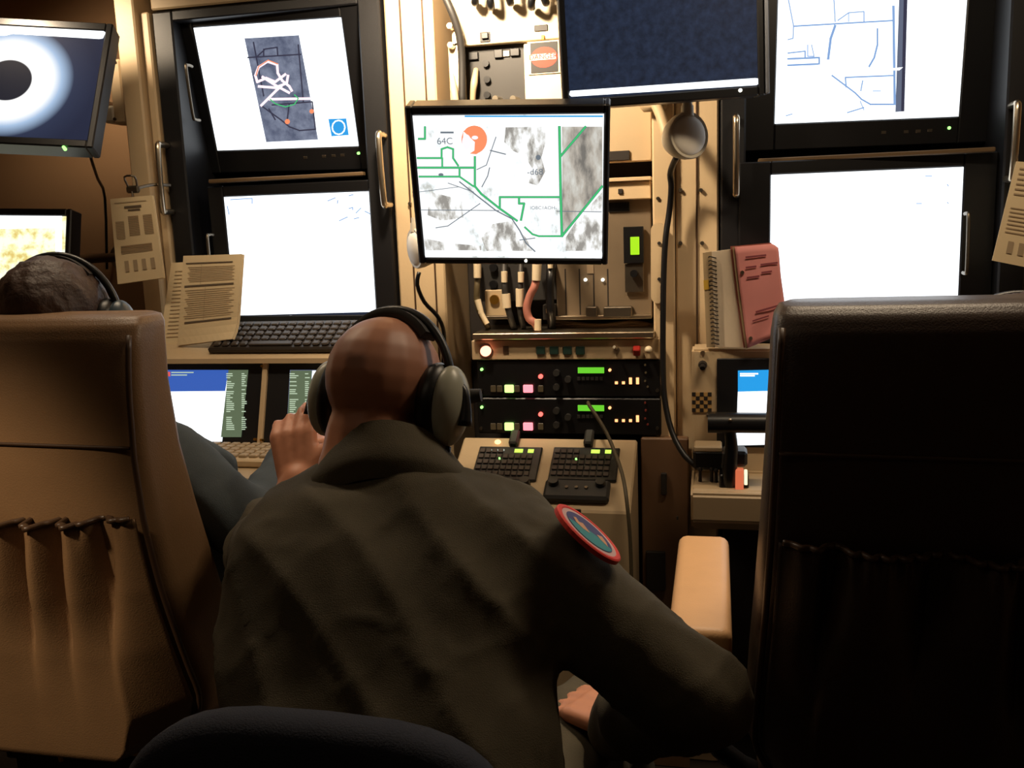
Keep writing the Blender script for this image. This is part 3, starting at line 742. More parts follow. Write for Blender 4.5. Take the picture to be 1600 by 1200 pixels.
# shelf and switch strip
ss = thing('switch_strip', 'beige switch strip with a glowing red lamp', 'panel', (-.37, 2.3, CZ-.32))
b = B(); b.pxbox((738, 520, 1022, 530), 2.165, .2, .002); b.build('steel_lip', M_steel, ss)
b = B(); b.pxbox((737, 531, 1030, 562), 2.18, .2, .002); b.build('faceplate', M_beige2, ss)
kn(760, 548, 2.18, .0125, .012, M_lamp_red, 'red_lamp', ss, 20, label='glowing red lamp')
b = B(); b.cyl(P(760, 548, 2.181), P(760, 548, 2.176), .018, .017, 20); b.build('lamp_ring', M_steel_d, ss)
for x in (845, 866, 887, 907): bx((x-7, 541, x+7, 554), 2.18, -.005, M_green_d, 'push_button', ss, .0015)
bx((786, 541, 795, 553), 2.18, -.002, M_seam, 'mark', ss)
c = P(964, 547, 2.18); b = B(); b.cyl(c, c+Vector((0, -.006, 0)), .007, .007, 12); b.cyl(c, c+Vector((-.004, -.022, .01)), .003, .004, 10); b.build('toggle_switch', M_steel, ss)
b = B(); b.box(P(995, 548, 2.172), (.017, .02, .018), .002, Euler((.5, 0, 0)).to_matrix()); b.build('red_switch_guard', M_red, ss, label='red switch guard')
c = P(1014, 545, 2.18); b = B(); b.ell(c-Vector((0, .016, 0)), (.009, .012, .009)); b.cyl(c, c-Vector((0, .012, 0)), .005, .005, 10); b.build('round_knob', M_cream, ss, smooth=True)

# two radio units
def radio(y0, y1, lower):
    t = thing('radio_unit', 'black radio unit with an unbroken green readout' if not lower else 'black radio unit with a lead crossing its green readout', 'radio', P(890, y1, 2.3), None, 'radio units')
    b = B(); b.pxbox((746, y0+1, 1033, y1-1), 2.185, .22, .003); b.build('case', M_blackpl, t)
    dy = y0-563
    bx((796-7, 607-6+dy*0+ (0), 0, 0), 2.18, 0, M_blackpl, 'x', t) if False else None
    k = y0
    bx((789, k+39, 803, k+51), 2.183, -.006, M_btn_g, 'lit_button', t, .0015, 'lit green button')
    bx((818, k+39, 833, k+51), 2.183, -.006, M_btn_r, 'lit_button', t, .0015, 'lit red button')
    for x in (771, 781, 808, 845): bx((x-4, k+40, x+4, k+50), 2.184, -.004, M_amber_d, 'push_button', t, .001)
    bx((903, k+12, 944, k+21), 2.184, -.003, M_lcd, 'readout', t, .0005, 'green readout')
    kn(753, k+15, 2.184, .0035, .005, M_led_g, 'indicator_light', t, 10)
    kn(845, k+26, 2.184, .0055, .005, M_led_r, 'indicator_light', t, 12)
    kn(953, k+16, 2.184, .0035, .005, M_led_o, 'indicator_light', t, 10)
    for i, x in enumerate((963, 974, 985, 996)):
        tall = (i >= 2) if not lower else (i == 3)
        bx((x-2, k+(28 if tall else 34), x+2.4, k+38), 2.184, -.003, M_led_o, 'level_light', t, 0)
    for (x, y) in ((1008, 33), (1012, 42), (1008, 8), (1009, 20)): kn(x, k+y, 2.184, .0025, .004, M_amber_d if not lower else mat('dim_red', (120, 50, 40), .5), 'indicator_light', t, 8)
    for (x, y) in ((870, 20), (870, 42), (888, 30)): kn(x, k+y, 2.184, .008, .012, M_dark, 'knob', t)
    for i in range(6): bx((902+i*7, k+27, 907+i*7, k+32), 2.184, -.003, M_dark, 'key', t, 0)
    for x in (752, 1027): kn(x, k+48, 2.184, .004, .004, M_steel_d, 'rack_screw', t, 10)
radio(562, 621, False); radio(621, 680, True)
b = B(); b.tube([P(919, 629, 2.18), P(921, 634, 2.14), P(932, 650, 2.12), P(947, 675, 2.10), P(960, 705, 2.07), P(972, 740, 2.01), P(979, 780, 1.95), P(985, 850, 1.945), P(987, 930, 1.945)], .0045, 8)
b.build('cable', mat('olive_cable', (84, 74, 54), .6), smooth=True, label='thin olive cable hanging from the lower radio past the keypads', cat='cable')

# ---------------------------------------------------------------- sloped console with the keypads
sc = thing('sloped_console', 'beige sloped console with two black keypads', 'console', (-.37, 2.05, 0))
A, Bk = P(850, 684, 2.18), P(850, 797, 1.97)
xa, xb = -.615, -.185
b = B()
pro = [(2.18, A.z), (1.97, Bk.z), (1.965, CZ-.80), (2.02, CZ-.86), (2.02, 0), (2.18, 0)]
b.prism([(xa, y, z) for y, z in pro], (xb-xa, 0, 0))
bmesh.ops.bevel(b.bm, geom=list(b.bm.edges), offset=.004, segments=1, affect='EDGES')
b.build('body', M_beige2, sc)
sn = Vector((0, -(A.z-Bk.z), 2.18-1.97)).normalized()        # up-facing normal of the slope
sp = Vector((0, 2.18, A.z))
sx = Vector((1, 0, 0)); sy = sn.cross(sx).normalized()       # sy runs up the slope
SR = Matrix((sx, sy, sn)).transposed()
def slope(px, py, h=0.0): return on_plane(px, py, sp+sn*h, sn)
def slope_box(r, h, mt, name, parent, bev=.002, base=0.0, label=None):
    x0, y0, x1, y1 = r; cx, cy = (x0+x1)/2, (y0+y1)/2
    c = slope(cx, cy, base); wv = (slope(x1, cy, base)-slope(x0, cy, base)).length; hv = (slope(cx, y0, base)-slope(cx, y1, base)).length
    b = B(); b.box(c+sn*h/2, (wv, hv, h), bev, SR); return b.build(name, mt, parent, label=label), c, wv, hv
for i, (r, gx) in enumerate((((743, 701, 843, 752), 744), ((861, 702, 966, 753), 862))):
    kp, c, wv, hv = slope_box(r, .008, M_blackpl, 'keypad', sc)
    kb = B()
    for row in range(5):
        for q in range(9):
            if row == 0 and q > 3: continue
            kb.box(c+sx*(-wv/2+wv*(q+.75)/10.4)+sy*(hv/2-hv*(row+.95)/5.9)+sn*.010, (wv/13, hv/8.5, .004), .0008, SR)
    o = kb.build('keys', mat('brown_grey_keys', (58, 48, 42), .5), kp); o['kind'] = 'stuff'
    for (u, ww, mt) in ((.14, .13, M_lcd2), (.33, .09, M_lcd2)):
        bb = B(); bb.box(c+sx*(wv*u)+sy*(hv*.36)+sn*.0085, (wv*ww, hv*.10, .002), 0, SR); bb.build('readout', emit('keypad_readout', (200, 245, 90), 1.4), kp)
    for u in (-.33, -.23, -.13) if i else (-.30, -.2, -.1):
        bb = B(); bb.cyl(c+sx*wv*u+sy*hv*.37+sn*.007, c+sx*wv*u+sy*hv*.37+sn*.011, .0022, .002, 8); bb.build('indicator_light', emit('dim_white', (200, 205, 190), .9), kp)
    bb = B(); bb.cyl(c-sx*wv*.13+sy*hv*.1+sn*.007, c-sx*wv*.13+sy*hv*.1+sn*.0125, .0026, .002, 8); bb.build('indicator_light', M_led_g, kp)
    # rubber strain relief behind each pad
    k2 = slope(805 if i == 0 else 921, 690, .0)
    bb = B(); bb.box(k2+sn*.01, (.022, .05, .02), .004, SR); bb.build('cord_grip', M_dark, kp)
kc = slope(778, 692, 0); bb = B(); bb.ell(kc+sn*.003, (.008, .008, .006)); bb.build('amber_lamp', emit('amber_lamp', (255, 190, 130), 2.6), sc, smooth=True, label='small lit amber lamp')
for r in ((775, 757, 828, 782), (851, 758, 953, 788)):
    u, c, wv, hv = slope_box(r, .022, M_dark, 'handset_cradle', sc, .006)
    for e in (-1, 1):
        bb = B(); bb.cyl(c+sx*e*wv*.36+sy*hv*.2+sn*.01, c+sx*e*wv*.36+sy*hv*.2+sn*.034, .013, .011, 14); bb.build('cradle_post', M_blackpl, u, smooth=True, auto=40)
    for e in (-.15, 0, .15):
        bb = B(); bb.cyl(c+sx*e*wv+sn*.02, c+sx*e*wv+sn*.026, .004, .004, 10); bb.build('key', M_steel_d, u)
bx((890, 795, 908, 812), 1.967, -.004, M_dark, 'latch', sc)

# dark cabinet side right of the console
ds = thing('side_cabinet', 'brown steel side cabinet between the keypads and the throttle console', 'cabinet', (-.1, 2.1, 0))
zt = P(1020, 684, 2.18).z
b = B(); b.box((-.121, 2.19, zt/2), (.112, .03, zt), .003); b.build('door', mat('brown_steel', (112, 84, 60), .55, var=.1), ds)
b = B(); b.pxbox((1033, 738, 1042, 772), 2.174, -.01, .002); b.build('latch', M_gap, ds)
b = B(); b.pxbox((1010, 860, 1040, 920), 2.174, -.012, .002); b.build('vent', M_gap, ds)

# ---------------------------------------------------------------- task lamps and their cables
def task_lamp(label, c, n, r, base):
    t = thing('task_lamp', label, 'lamp', c)
    n = Vector(n).normalized(); c = Vector(c); a = n.orthogonal().normalized(); R = Matrix((a, n.cross(a), n)).transposed()
    b = B(); N = 28
    prof = [(.0, -1.0), (.35, -.98), (.65, -.85), (.85, -.55), (.97, -.2), (1.0, .12), (.96, .2), (.86, .2), (.82, .1), (.0, .1)]
    rings = []
    for (pr, h) in prof: rings.append([c + R @ Vector((max(pr, .002)*r*math.cos(2*math.pi*i/N), max(pr, .002)*r*math.sin(2*math.pi*i/N), h*r*(1.15 if h < 0 else .8))) for i in range(N)])
    b.loft(rings)
    for q, s4 in ((0.0, 1), (.012, .8)): b.cyl(c+Vector((0, 0, r*.8+q)), c+Vector((0, 0, r*.95+.014+q)), .014*s4, .013*s4, 14)
    b.build('lamp_head', M_pale, t, smooth=True, auto=50)
    b = B(); b.ell(c+n*r*.08, (r*.86, r*.86, r*.3), R, 24, 12); b.build('lens', mat('pearl_lens', (236, 230, 218), .5), t, smooth=True)
    b = B(); b.cyl(c-n*r*1.05, c-n*r*1.45, r*.36, r*.28, 18); b.build('lamp_neck', M_pale, t, smooth=True, auto=40)
    b = B(); bs = Vector(base); e = c-n*r*1.4; b.tube([e, (e+bs)/2+Vector((0, 0, .01)), bs], .012, 10); b.box(bs, (.06, .03, .05), .008); b.build('swivel_arm', M_beige2, t, smooth=True, auto=40)
    b = B(); b.cyl(c-n*r*.9+Vector((0, -.02, .02)), c-n*r*.9+Vector((0, -.048, .030)), .012, .010, 12); b.build('switch_knob', M_dark, t, smooth=True, auto=40)
    return t
task_lamp('pale round task lamp turned outward below the dark monitor', P(1074, 212, 2.06), (.60, -.78, .08), .050, (-.14, 2.19, CZ+.27))
task_lamp('pale round task lamp peeking out behind the map monitor', P(652, 388, 2.08), (-.72, -.62, -.06), .047, (-.64, 2.21, CZ-.02))
b = B(); b.tube([P(655, 425, 2.06), P(652, 445, 2.06), P(663, 472, 2.08), P(682, 492, 2.1), P(692, 512, 2.12), P(694, 540, 2.15), P(690, 600, 2.19)], .005, 8)
b.build('cable', M_blackpl, smooth=True, label='black cable curling down from the lamp behind the map monitor', cat='cable')
b = B(); b.tube([P(1058, 244, 2.10), P(1052, 256, 2.13), P(1047, 272, 2.16), P(1049, 292, 2.17), P(1046, 330, 2.18), P(1040, 372, 2.175), P(1037, 430, 2.17), P(1036, 500, 2.16), P(1036, 560, 2.15), P(1038, 620, 2.13), P(1050, 675, 2.10), P(1070, 712, 2.07), P(1092, 730, 2.05)], .007, 10)
b.build('cable', M_blackpl, smooth=True, label='thick black cable looping down the post to the throttle console', cat='cable')
g = thing('grab_handle', 'rounded beige grab plate on the post beside the green readout', 'handle', P(1029, 470, 2.19))
b = B()
for k in range(1): pass
c0, c1 = P(1029, 360, 2.19), P(1029, 462, 2.19)
b.prism([(c0.x+.017*math.cos(a*math.pi/10), 2.178, c0.z+.017*math.sin(a*math.pi/10)) for a in range(11)]+[(c1.x+.017*math.cos(math.pi+a*math.pi/10), 2.178, c1.z+.017*math.sin(math.pi+a*math.pi/10)) for a in range(11)], (0, .02, 0))
b.build('plate', M_beige, g)
for y in (380, 436): kn(1030, y, 2.178, .004, .003, M_gap, 'screw', g, 10)

# wall bracket and cable left of the post, with the paper clip
wb = thing('wall_bracket', 'beige wall bracket beside the post and the glowing disc monitor', 'bracket', (-1.6, 2.3, CZ+.28))
b = B(); b.pxbox((172, 92, 192, 194), 2.2, .30, .006); b.build('body', M_beige2, wb)
b = B(); b.pxbox((160, 165, 178, 192), 2.2, .08, .006); b.build('foot', M_pale, wb)
for y in (97, 186): kn(180, y, 2.2, .004, .004, M_steel_d, 'screw', wb, 8)
b = B(); b.tube([P(139, 232, 2.05), P(143, 250, 2.12), P(153, 280, 2.3), P(164, 310, 2.45), P(167, 420, 2.52)], .004, 8)
b.build('cable', M_blackpl, smooth=True, label='thin black cable hanging from the glowing disc monitor', cat='cable')

# ================================================================ operator consoles under the racks
def oriented(ex, n):
    ex = Vector(ex).normalized(); n = Vector(n).normalized(); ey = n.cross(ex).normalized(); ex = ey.cross(n)
    return Matrix((ex, ey, n)).transposed()
# --- console below the rack with the map window
lc = thing('operator_console', 'beige operator console with two slanted touch displays below the keyboard', 'console', (-1.11, 2.1, 0))
zk0, zk1 = P(450, 560, 2.04).z, P(450, 503, 2.19).z
zd = P(408, 694, 2.0).z - .004
b = B(); b.prism([(-1.49, y, z) for y, z in ((2.04, zk0), (2.04, zk0-.012), (2.19, zk0-.012), (2.19, zk1))], (.71, 0, 0)); b.build('keyboard_ledge', M_beige, lc)
pt0, pt1 = Vector((0, 2.062, P(415, 567, 2.062).z)), Vector((0, 2.0, P(408, 693, 2.0).z))
pn = Vector((0, -(pt0.z-pt1.z), -(pt0.y-pt1.y)*-1)).normalized()
pn = Vector((1, 0, 0)).cross(pt1-pt0).normalized()
if pn.y > 0: pn = -pn
PR = oriented((1, 0, 0), pn)
mid = (pt0+pt1)/2; ph = (pt0-pt1).length
b = B(); b.box(Vector((-1.135, mid.y, mid.z))-pn*.02, (.71, ph, .04), .003, PR); b.build('slanted_panel', M_black, lc)
class Flat(Screen):
    def __init__(s, p, n, ex):
        s.p = Vector(p); s.n = Vector(n); ez = s.n.cross(Vector(ex)).normalized()
        s.M = Matrix((Vector(ex), -s.n, ez)).transposed().to_4x4()
s_lp = Flat(mid+pn*.0006, pn, (1, 0, 0))
def strips(b, x0, x1, rows, w, k=3, sc_=s_lp):
    for (y, frac) in rows: sc_.line(b, [(x0, y), (x0+(x1-x0)*frac, y)], w, k)
random.seed(3)
def rnd_rows(y0, y1, step): 
    out = []; y = y0
    while y < y1:
        if random.random() > .22: out.append((y, .4+.6*random.random()))
        y += step
    return out
rowsA = rnd_rows(584, 672, 3.1); rowsB = rnd_rows(584, 672, 3.1); rowsC = rnd_rows(584, 650, 3.1); rowsD = rnd_rows(584, 650, 3.1)
tA = layers(s_lp, lc, 'touch_display', [
    (S_white, lambda b: s_lp.poly(b, [(235, 578), (356, 578), (347, 690), (230, 690)], 1)),
    (S_blue, lambda b: s_lp.poly(b, [(235, 578), (357, 578), (352, 611), (235, 612)], 2)),
    (S_green, lambda b: s_lp.poly(b, [(357, 578), (388, 578), (377, 683), (345, 683)], 2)),
    (S_text, lambda b: [strips(b, 354, 366, rowsA, 1.5), strips(b, 378, 385, rowsB, 1.5), strips(b, 268, 302, [(582, 1), (586, .7)], 1.6)]),
    (emit('red_icon', (230, 90, 90), 1), lambda b: s_lp.poly(b, [(261, 581), (266, 581), (266, 588), (261, 588)], 3)),
])
tB = layers(s_lp, lc, 'touch_display', [
    (S_grey, lambda b: s_lp.poly(b, [(453, 578), (560, 578), (560, 686), (447, 686)], 1)),
    (S_green, lambda b: s_lp.poly(b, [(454, 579), (487, 579), (483, 655), (449, 655)], 2)),
    (S_white, lambda b: s_lp.poly(b, [(488, 579), (560, 579), (560, 655), (482, 655)], 2)),
    (S_blue, lambda b: s_lp.poly(b, [(449, 656), (560, 656), (560, 685), (447, 685)], 2)),
    (S_text, lambda b: [strips(b, 453, 466, rowsC, 1.5), strips(b, 477, 485, rowsD, 1.5), strips(b, 452, 464, [(661, 1), (676, 1)], 1.5), strips(b, 476, 486, [(661, 1), (676, .8)], 1.5), strips(b, 502, 512, [(661, 1), (676, 1)], 2)]),
])
b = B(); b.box(on_plane(412, 630, mid, pn)+pn*.003, (.013, ph*.99, .012), .002, PR); b.build('divider_strip', M_beige, lc)
for (x, y) in ((401, 687), (411, 688), (412, 573)):
    cc = on_plane(x, y, mid, pn); B().cyl(cc, cc+pn*.012, .004, .003, 10).build('screw', M_brass, lc)
b = B(); b.box((-1.135, 1.86, zd-.015), (.71, .29, .03), .004); b.build('desk_top', M_beige2, lc)
b = B(); b.box((-1.135, 1.712, zd-.012), (.71, .01, .016), .003); b.build('edge_strip', M_steel, lc)
b = B(); b.box((-1.082, 2.357, (CZ-.286)/2), (.598, .31, CZ-.286), .004); b.build('pedestal', M_gap, lc)
for x_ in (-1.48, -.79): B().box((x_, 1.95, zd/2-.03), (.02, .35, zd-.06), .003).build('side_panel', M_beige2, lc)
# pale keyboard lying on the desk
pk = thing('desk_keyboard', 'pale keyboard on the desk below the touch displays', 'keyboard', (-1.02, 1.86, zd))
b = B(); b.box((-1.02, 1.87, zd+.010), (.40, .15, .018), .004); b.build('case', M_beige, pk)
kb = B()
for r_ in range(5):
    for q in range(15): kb.box((-1.02-.175+q*.025, 1.87+.05-r_*.025, zd+.022), (.019, .019, .008), .002)
o = kb.build('keys', mat('sand_keys', (170, 148, 116), .6), pk); o['kind'] = 'stuff'

# black keyboard on the ledge
kn_ = Vector((0, -(zk1-zk0), .15)).normalized(); KR = oriented((1, 0, 0), kn_)
ko = Vector((P(458, 530, 2.115).x, 2.115, (zk0+zk1)/2))
ky = thing('keyboard', 'black keyboard standing on the ledge below the white lower screen', 'keyboard', ko)
def kl(x, y, h): return ko + KR @ Vector((x, y, h))
kw, kh = .40, .128
b = B(); b.box(kl(0, .0, .009), (kw, kh, .016), .004, KR); b.build('case', mat('brown_black_case', (44, 36, 28), .45, var=.1), ky)
kme = None; M_key = mat('dark_keys', (62, 52, 42), .5, var=.2)
for r_ in range(5):
    for q in range(16):
        if r_ == 4 and 4 <= q <= 8:
            if q != 6: continue
            b = B(); b.box(kl(-.19+.0238*6+.012, .043-r_*.0225, .020), (.112, .017, .007), .002, KR); b.build('space_bar', M_key, ky); continue
        pos = kl(-.19+.0238*q+.012, .043-r_*.0225, .020)
        if kme is None:
            b = B(); b.box((0, 0, 0), (.0185, .0175, .008), .003, KR); kk = b.build('key', M_key, ky, local=True); kme = kk.data
        else:
            kk = bpy.data.objects.new('key', kme); col.objects.link(kk); kk.parent = ky
        kk.location = pos - ko

# papers on the ledge
def sheet(name, label, corners, Y, mt, rows, group=None, curl=.0, lean=.0, n=1, cat='paper', bars=(), tilt=0.0):
    """corners px TL TR BR BL; printed lines as children"""
    TL, TR, BR, BL = [P(x, y, Y) for x, y in corners]
    t = thing(name, label, cat, (BL+BR)/2, None, group)
    def f(u, v):
        p = TL.lerp(TR, u).lerp(BL.lerp(BR, u), v)
        return p + Vector((0, lean*(1-v) - curl*max(0, v-.75)**2*16*u + tilt*(u-.5), 0))
    for k in range(n):
        b = B(); b.grid(lambda u, v: f(u, v)+Vector((.002*k, .0025*k, -.001*k)), 10, 12, .0012); b.build('sheet', mt, t, smooth=False)
    ms = B(); ms.mi = 0
    for (u0, u1, v0, v1, m_) in rows:
        ms.mi = m_
        e = Vector((0, -.0016, 0))
        ms.poly([f(u0, v0)+e, f(u1, v0)+e, f(u1, v1)+e, f(u0, v1)+e])
    if rows: ms.build('print', [M_ink, M_ink2], t)
    return t
rows = [(.06, .86, .08, .095, 0), (.06, .9, .335, .355, 0), (.1, .9, .745, .765, 0)]
for i in range(9): rows.append((.1+.02*(i % 3), .9-.03*(i % 2), .13+.02*i, .137+.02*i, 1))
for i in range(14): rows.append((.08+.02*(i % 4), .92-.04*(i % 3), .39+.024*i, .397+.024*i, 1))
rows.append((.33, .335, .1, .33, 1)); rows.append((.42, .425, .36, .74, 1))
sheet('printed_form', 'tall printed form with dark rules leaning on the screen rack', [(269, 401), (362, 398), (369, 528), (277, 540)], 2.085, M_paper, rows, None, .02, .05, 3)
rows = [(.2, .7, .1+.045*i, .108+.045*i, 1) for i in range(18)]
sheet('printed_form', 'pale printed form half hidden behind the ruled form', [(250, 412), (292, 410), (300, 542), (248, 545)], 2.10, mat('paper_pale', (236, 214, 172), .85), rows, None, .0, .05)
# hanging checklist and its clip
rows = [(.32, .72, .10, .125, 0), (.4, .68, .14, .16, 0), (.1, .85, .05, .058, 1)]
for i in range(12): rows += [(.08, .28, .27+.018*i, .277+.018*i, 1), (.38, .62, .22+.02*i, .229+.02*i, 1), (.72, .93, .22+.02*i, .229+.02*i, 1)]
rows += [(.15, .85, .56+.02*i, .57+.02*i, 1) for i in range(5)] + [(.2+.19*i, .29+.19*i, .74, .87, 1) for i in range(4)]
ck = sheet('hanging_checklist', 'printed checklist hanging from a metal clip on the post', [(172, 311), (238, 305), (256, 434), (184, 444)], 2.08, M_paper, rows, None, 0, 0, 2)
b = B()
cc = P(208, 296, 2.09)
b.box(cc, (.035, .012, .018), .004); b.tube([cc+Vector((-.012, 0, .006)), cc+Vector((-.014, -.01, .03)), cc+Vector((.014, -.01, .03)), cc+Vector((.012, 0, .006))], .0025, 8)
b.tube([cc+Vector((0, -.006, -.005)), cc+Vector((.004, -.008, -.03)), cc+Vector((.012, -.004, -.02))], .002, 6); b.build('clip', M_steel_d, ck)
B().tube([cc, cc+Vector((.02, .05, .012)), cc+Vector((.04, .1, .012))], .004, 8).build('hook', M_steel_d, ck)
rows = [(.1, .9, .06+.05*i, .075+.05*i, 1) for i in range(6)] + [(.1, .8, .45+.04*i, .46+.04*i, 1) for i in range(7)] + [(.2+.2*i, .3+.2*i, .78, .9, 1) for i in range(3)]
ck2 = sheet('hanging_checklist', 'wide printed checklist hanging beside the bar handle of the pink card rack', [(1588, 252), (1660, 258), (1640, 425), (1550, 407)], 2.08, M_paper, rows, None, 0, 0, 1)
cc = P(1622, 250, 2.09); b = B(); b.box(cc, (.035, .012, .018), .004); b.build('clip', M_steel_d, ck2)
B().tube([cc, cc+Vector((.01, .05, .012)), cc+Vector((.012, .1, .012))], .004, 8).build('hook', M_steel_d, ck2)

# --- throttle console under the other rack
rc = thing('throttle_console', 'beige throttle console with a black framed display', 'console', (.3, 2.1, 0))
xl = P(1081, 600, 2.1).x; zt = P(1120, 546, 2.1).z; zs_ = P(1120, 738, 2.1).z; zf = P(1100, 765, 1.98).z; zl = P(1100, 836, 1.98).z
b = B(); b.prism([(xl, y, z) for y, z in ((2.1, zt), (2.1, zs_), (1.98, zf), (1.97, zf-.01), (1.98, zl+.03), (2.02, zl), (2.2, zl), (2.2, zt))], (.72, 0, 0))
bmesh.ops.bevel(b.bm, geom=list(b.bm.edges), offset=.005, segments=2, affect='EDGES'); b.build('body', M_beige, rc)
b = B(); b.box((.33, 2.357, (CZ-.286)/2), (.63, .31, CZ-.286), .004); b.build('pedestal', M_gap, rc)
b = B(); b.pxbox((1120, 559, 1420, 700), 2.098, -.006, .002); b.build('display_bezel', M_black, rc)
s_rp = Flat((0, 2.0905, 0), (0, -1, 0), (1, 0, 0))
layers(s_rp, rc, 'display', [
    (S_white, lambda b: s_rp.poly(b, [(1153, 612), (1400, 606), (1400, 690), (1150, 696)], 1)),
    (S_cyan, lambda b: s_rp.poly(b, [(1153, 579), (1400, 573), (1400, 607), (1153, 613)], 1)),
    (S_white, lambda b: strips(b, 1157, 1184, [(584, 1), (587, .8)], 2.2, 3, s_rp)),
])
b = B(); b.pxbox((1104, 644, 1420, 649), 2.096, -.03, .001); b.build('display_sill', M_steel_d, rc)
c = P(1098, 570, 2.1); b = B(); b.cyl(c, c-Vector((0, .02, 0)), .010, .008, 14); b.cyl(c-Vector((0, .02, 0)), c-Vector((0, .026, .004)), .007, .006, 12); b.build('knob', M_gap, rc)
kn(1098, 551, 2.1, .005, .004, M_steel, 'screw', rc)
ck_ = bx((1081, 613, 1112, 644), 2.099, -.002, mat('sticker_ground', (190, 150, 90), .6), 'hatched_sticker', rc, 0)
x0, x1 = P(1081, 628, 2.096).x, P(1112, 628, 2.096).x; z0, z1 = P(1096, 613, 2.096).z, P(1096, 644, 2.096).z
b = B()
for i in range(5):
    for j in range(5):
        if (i+j) % 2 == 0:
            b.box((x0+(x1-x0)*(i+.5)/5, 2.0965, z0+(z1-z0)*(j+.5)/5), ((x1-x0)/5*.95, .0008, (z0-z1)/5*.95), 0)
b.build('hatch_print', M_gap, ck_)
bx((1057, 806, 1060, 812), 1.975, -.002, M_gap, 'notch', rc)

# throttle lever assembly
th = thing('throttle_lever', 'black throttle lever with a horizontal grip in front of the console display', 'lever', P(1140, 770, 2.0))
a = P(1106, 661, 1.98); e_ = P(1178, 661, 1.98)
b = B(); b.cyl(a, e_+Vector((.05, 0, 0)), .021, .021, 20); b.build('grip', M_blackpl, th, smooth=True, auto=40)
b = B(); b.ell(P(1141, 656, 1.958), (.004, .003, .003)); b.build('grip_stud', M_steel, th)
b = B(); b.tube([P(1140, 668, 1.98), P(1143, 700, 1.99), P(1140, 740, 2.0), P(1140, 768, 2.02)], [.012, .014, .016, .02], 12); b.build('stem', M_blackpl, th, smooth=True)
b = B(); b.pxbox((1083, 704, 1131, 735), 2.03, .06, .006); b.build('trigger_box', M_blackpl, th)
b = B(); b.pxbox((1084, 698, 1128, 707), 2.03, .06, .003); b.build('box_cover', M_beige2, th)
b = B(); b.pxbox((1128, 706, 1168, 730), 2.0, .06, .006); b.build('pivot', M_dark, th)
b = B(); b.pxbox((1124, 742, 1170, 768), 1.995, .05, .003); b.build('quadrant_base', M_blackpl, th)
b = B(); b.pxbox((1149, 734, 1162, 766), 1.985, .02, .002); b.build('lit_scale', emit('orange_scale', (235, 120, 80), .8), th, label='orange lit scale')
b = B(); b.pxbox((1163, 737, 1168, 758), 1.985, .02, .001); b.build('lit_edge', emit('warm_edge', (255, 225, 180), 1.6), th)
for (x, y) in ((1094, 748), (1112, 748), (1119, 750), (1131, 745)):
    c = P(x, y+4, 2.03); b = B(); b.cyl(c, c+Vector((0, -.004, .026)), .004, .003, 8); b.ell(c+Vector((0, -.005, .028)), (.005, .005, .005)); b.build('toggle', M_gap, th)

# spiral notebook and pink card
nb = thing('spiral_notebook', 'worn spiral notebook standing on the throttle console', 'notebook', P(1130, 545, 2.12))
def leafquad(b, pts, Y0_, Y1_, th_=.006):
    q = [P(x, y, Y0_ if i in (0, 3) else Y1_) for i, (x, y) in enumerate(pts)]
    b.prism(q, (0, th_, 0))
b = B(); leafquad(b, [(1099, 395), (1148, 389), (1166, 543), (1104, 542)], 2.10, 2.085, .018); b.build('pages', mat('worn_pages', (226, 208, 182), .8, var=.1), nb)
b = B(); leafquad(b, [(1098, 395), (1112, 393), (1117, 543), (1104, 543)], 2.099, 2.096, .003); b.build('cover_edge', M_spiral, nb)
for i in range(22):
    c = P(1113+i*.22, 402+i*6.4, 2.094); b = B()
    b.tube([c+Vector((-.008, .002, 0)), c+Vector((-.005, -.007, .002)), c+Vector((.005, -.007, -.001)), c+Vector((.008, .003, -.002))], .0014, 6, True, 2); b.build('wire_loop', M_gap, nb)
b = B(); leafquad(b, [(1099, 438), (1107, 437), (1108, 452), (1100, 453)], 2.097, 2.096, .001); b.build('index_tab', mat('yellow_tab', (200, 160, 50), .7), nb)
pc = thing('pink_card', 'dog-eared pink checklist card with punched holes', 'card', P(1190, 545, 2.08))
def pinkf(u, v):
    L = [(1148, 386), (1154, 440), (1162, 500), (1168, 544)]; Rr = [(1216, 380), (1220, 430), (1227, 480), (1226, 520)]
    def ip(A_, t):
        t *= 3; i = min(2, int(t)); f = t-i; return (A_[i][0]*(1-f)+A_[i+1][0]*f, A_[i][1]*(1-f)+A_[i+1][1]*f)
    a, c = ip(L, v), ip(Rr, v); x, y = a[0]*(1-u)+c[0]*u, a[1]*(1-u)+c[1]*u
    if v < .1 and u > .88: y += (u-.88)*60*(1-v*10)
    return P(x, y, 2.07-.012*u+.006*math.sin(u*5+v*6)*v)
b = B(); b.grid(pinkf, 14, 14, .002); b.build('front_card', M_pink, pc, smooth=True)
b = B(); b.grid(lambda u, v: pinkf(u*.95-.10, v)+Vector((0, .010, .002)), 8, 8, .003); b.build('back_card', mat('rose_card', (170, 96, 80), .8), pc)
b = B(); b.grid(lambda u, v: pinkf(u*.08-.055, v)+Vector((0, .004, .0)), 2, 8, .003); b.build('tan_spine', M_spiral, pc)
for v in (.25, .9):
    c = pinkf(.11, v); b = B(); b.cyl(c+Vector((0, .001, 0)), c-Vector((0, .004, 0)), .0045, .004, 12); b.build('eyelet', M_steel, pc)
b = B()
for (u0, u1, v) in ((.22, .7, .1), (.2, .45, .2), (.55, .95, .19), (.2, .5, .3), (.55, .8, .27), (.3, .85, .62), (.2, .6, .7)):
    e = Vector((0, -.003, 0)); b.poly([pinkf(u0, v)+e, pinkf(u1, v)+e, pinkf(u1, v+.018)+e, pinkf(u0, v+.018)+e])
